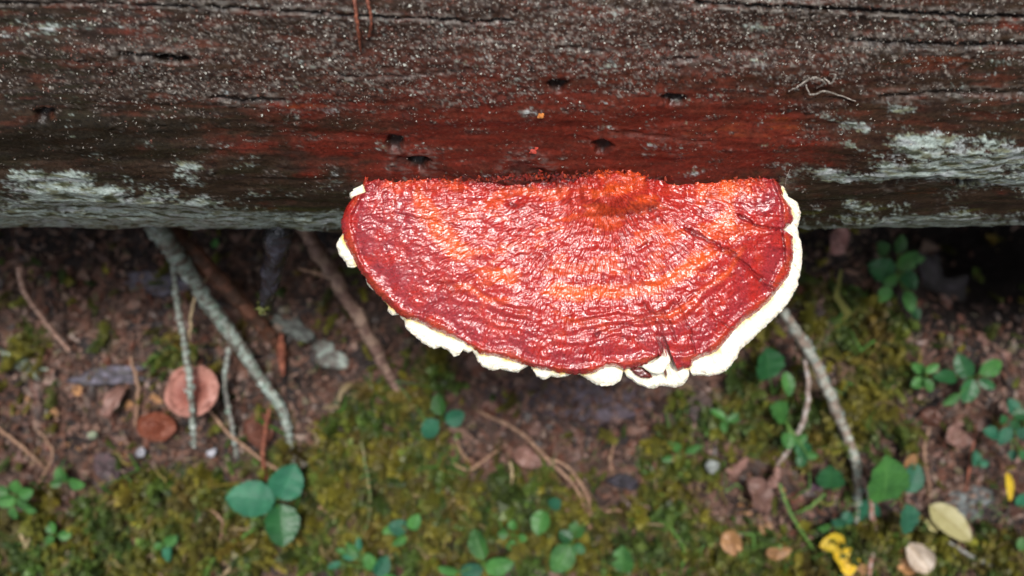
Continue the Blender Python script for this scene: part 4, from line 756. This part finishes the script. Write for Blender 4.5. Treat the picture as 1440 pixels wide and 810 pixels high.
for (x0, x1, y0, y1), cnt, lab, grp, ms in REG:
    for k in range(cnt):
        fx, fy = random.uniform(x0, x1), random.uniform(y0, y1)
        o = bpy.data.objects.new('leaf_fragment', frag_mesh(random.randrange(9), random.choice(ms))); COL.objects.link(o)
        g = G(fx, fy, .0025); sq = random.uniform(9, 26); s_ = sq * K * .52
        o.location = g; o.scale = (s_, s_, s_); o.rotation_euler = (random.uniform(-.5, .5), random.uniform(-.5, .5), random.uniform(0, 6.28)); 
        mn = o.data.materials[0].name; shape = ['broad', 'narrow', 'broad', 'sliver-like', 'oval', 'broad', 'narrow', 'sliver-like', 'oval'][o.data['proto']]
        cw = {'rust_dead_leaf': 'rust-brown', 'pinkish_dead_leaf': 'pinkish-grey', 'tan_dead_leaf': 'tan'}[mn]; sz_ = 'tiny' if sq < 14 else 'small' if sq < 20 else 'larger'
        tag(o, f'{sz_} {shape} {cw} dead leaf scrap ' + lab, 'leaf scrap', grp)

# ------------------------------------------------------------------ uncountable litter and moss
def ground_pts(N, f, x0=-60, x1=1500, y0=300, y1=880):
    qx = RNG.uniform(x0, x1, N); qy = RNG.uniform(y0, y1, N); k = RNG.uniform(0, 1, N) < f(qx, qy); qx, qy = qx[k], qy[k]
    z = np.zeros(len(qx))
    for _ in range(10): p = P(qx, qy, z); z = .5 * z + .5 * terrain(p[:, 0], p[:, 1])
    return P(qx, qy, z), qx, qy
c, qx, qy = ground_pts(26000, lambda a, b: (1 - .8 * moss_at(a, b)) * (1 - .9 * np.clip(blobs(a, b, [(1395, 380, 90, 80, 1.5), (720, 325, 1200, 35, .6)]), 0, 1)))
n = len(c); nn = RNG.normal(0, .45, (n, 3)); nn[:, 2] = 1; nn /= np.linalg.norm(nn, axis=1)[:, None]; c[:, 2] += RNG.uniform(.001, .0045, n)
pal = .62 * np.array([(.19, .09, .06), (.10, .045, .03), (.27, .16, .12), (.05, .03, .025), (.13, .10, .05), (.32, .22, .17)])
tag(obj('needle_litter', soup('needle_litter', c, nn, np.exp(RNG.normal(-6.35, .45, n)), RNG.choice([1.6, 3, 8], n), pal[RNG.choice(6, n, p=[.3, .25, .14, .18, .08, .05])], None, .35), M_litter), 'brown needles and bark bits covering the soil', 'litter', kind='stuff')
# moss shoots: a curved stem with side leaflets
def moss_proto(seed):
    r0 = np.random.default_rng(seed); V = []; F = []
    for k in range(9):
        t = k / 8; sgn = 1 if k % 2 else -1; cz = t; cx = .25 * t * t; L = .27 * (1 - .5 * t) + .06
        for side in (-1, 1):
            a = r0.uniform(-.5, .5) + (0 if k % 2 else 1.57); d = np.array([math.cos(a), math.sin(a), .35]) * side; d[2] = abs(d[2])
            b = np.array([cx, 0, cz]); wv = np.array([-d[1], d[0], 0]) * .12 + np.array([0, 0, .06]); i = len(V); V += [b - wv, b + wv, b + d * L]; F.append([i, i + 1, i + 2])
    return np.array(V), np.array(F)
def scatter(name, protosl, cen, up, size, col):
    Vs = []; Fs = []; Cs = []; off = 0; grp = RNG.integers(0, len(protosl), len(cen))
    for g_, (Vp, Fp) in enumerate(protosl):
        k = np.where(grp == g_)[0]; m = len(k); a = RNG.uniform(0, 2 * np.pi, m); u = up[k]; e1 = np.stack([np.cos(a), np.sin(a), 0 * a], -1); e1 -= u * (e1 * u).sum(1)[:, None]; e1 /= np.linalg.norm(e1, axis=1)[:, None]; e2 = np.cross(u, e1)
        W = cen[k][:, None] + size[k][:, None, None] * (Vp[None, :, 0:1] * e1[:, None] + Vp[None, :, 1:2] * e2[:, None] + Vp[None, :, 2:3] * u[:, None])
        Vs.append(W.reshape(-1, 3)); Fs.append((Fp[None] + (np.arange(m) * len(Vp))[:, None, None]).reshape(-1, 3) + off); off += m * len(Vp)
        tipf = (.55 + .75 * np.clip(Vp[:, 2], 0, 1))[None, :, None]; Cs.append((col[k][:, None] * (tipf * 0 + 1)).reshape(-1, 3))
    return mesh(name, np.concatenate(Vs), np.concatenate(Fs), np.concatenate(Cs), smooth=False)
c, qx, qy = ground_pts(24000, lambda a, b: moss_at(a, b) * .95 + .03)
n = len(c); u = np.stack([.5 * noise(qx / 25, qy / 25, 600) + RNG.normal(0, .35, n), -.35 + .5 * noise(qx / 25, qy / 25, 601) + RNG.normal(0, .35, n), np.ones(n)], -1); u /= np.linalg.norm(u, axis=1)[:, None]
sz = .0078 * np.exp(RNG.normal(0, .3, n)) * (.7 + .8 * np.clip(noise(qx / 30, qy / 30, 602) + .5, 0, 1))
col = mixc(np.full((n, 3), (.115, .10, .010)), (.042, .072, .011), ss(-.3, .4, fbm(qx / 60, qy / 60, 603, 3))); col = mixc(col, (.085, .045, .012), .6 * ss(.15, .6, noise(qx / 40, qy / 40, 604))); col = mixc(col, (.04, .10, .018), np.clip(blobs(qx, qy, [(230, 745, 50, 25, .6), (90, 785, 70, 25, .7), (490, 785, 60, 25, .7), (980, 740, 70, 40, .6), (900, 640, 50, 25, .5), (1270, 790, 100, 30, .6), (1000, 590, 50, 30, .5), (760, 790, 90, 25, .4)]), 0, .9) * ss(-.3, .2, noise(qx / 20, qy / 20, 605))); col *= np.exp(RNG.normal(0, .32, n))[:, None]
tag(obj('moss_carpet', scatter('moss_carpet', [moss_proto(i) for i in range(6)], c, u, sz, col), M_moss), 'olive green moss shoots carpeting the ground', 'moss', kind='stuff')
# fine grass and dry stalks in the moss
c, qx, qy = ground_pts(2600, lambda a, b: np.clip(moss_at(a, b) + .3 * ss(560, 700, b), 0, 1) * .8)
n = len(c); c[:, 2] += .005; nn = RNG.normal(0, .7, (n, 3)); nn[:, 2] = 1; nn /= np.linalg.norm(nn, axis=1)[:, None]
pal = np.array([(.18, .13, .06), (.05, .12, .02), (.14, .11, .02), (.15, .15, .03)])
tag(obj('fine_grass', soup('fine_grass', c, nn, np.exp(RNG.normal(-5.1, .4, n)), RNG.uniform(9, 20, n), pal[RNG.choice(4, n, p=[.3, .3, .2, .2])], None, .45, 5), M_moss), 'fine green and dry stalks tangled in the moss', 'grass', kind='stuff')
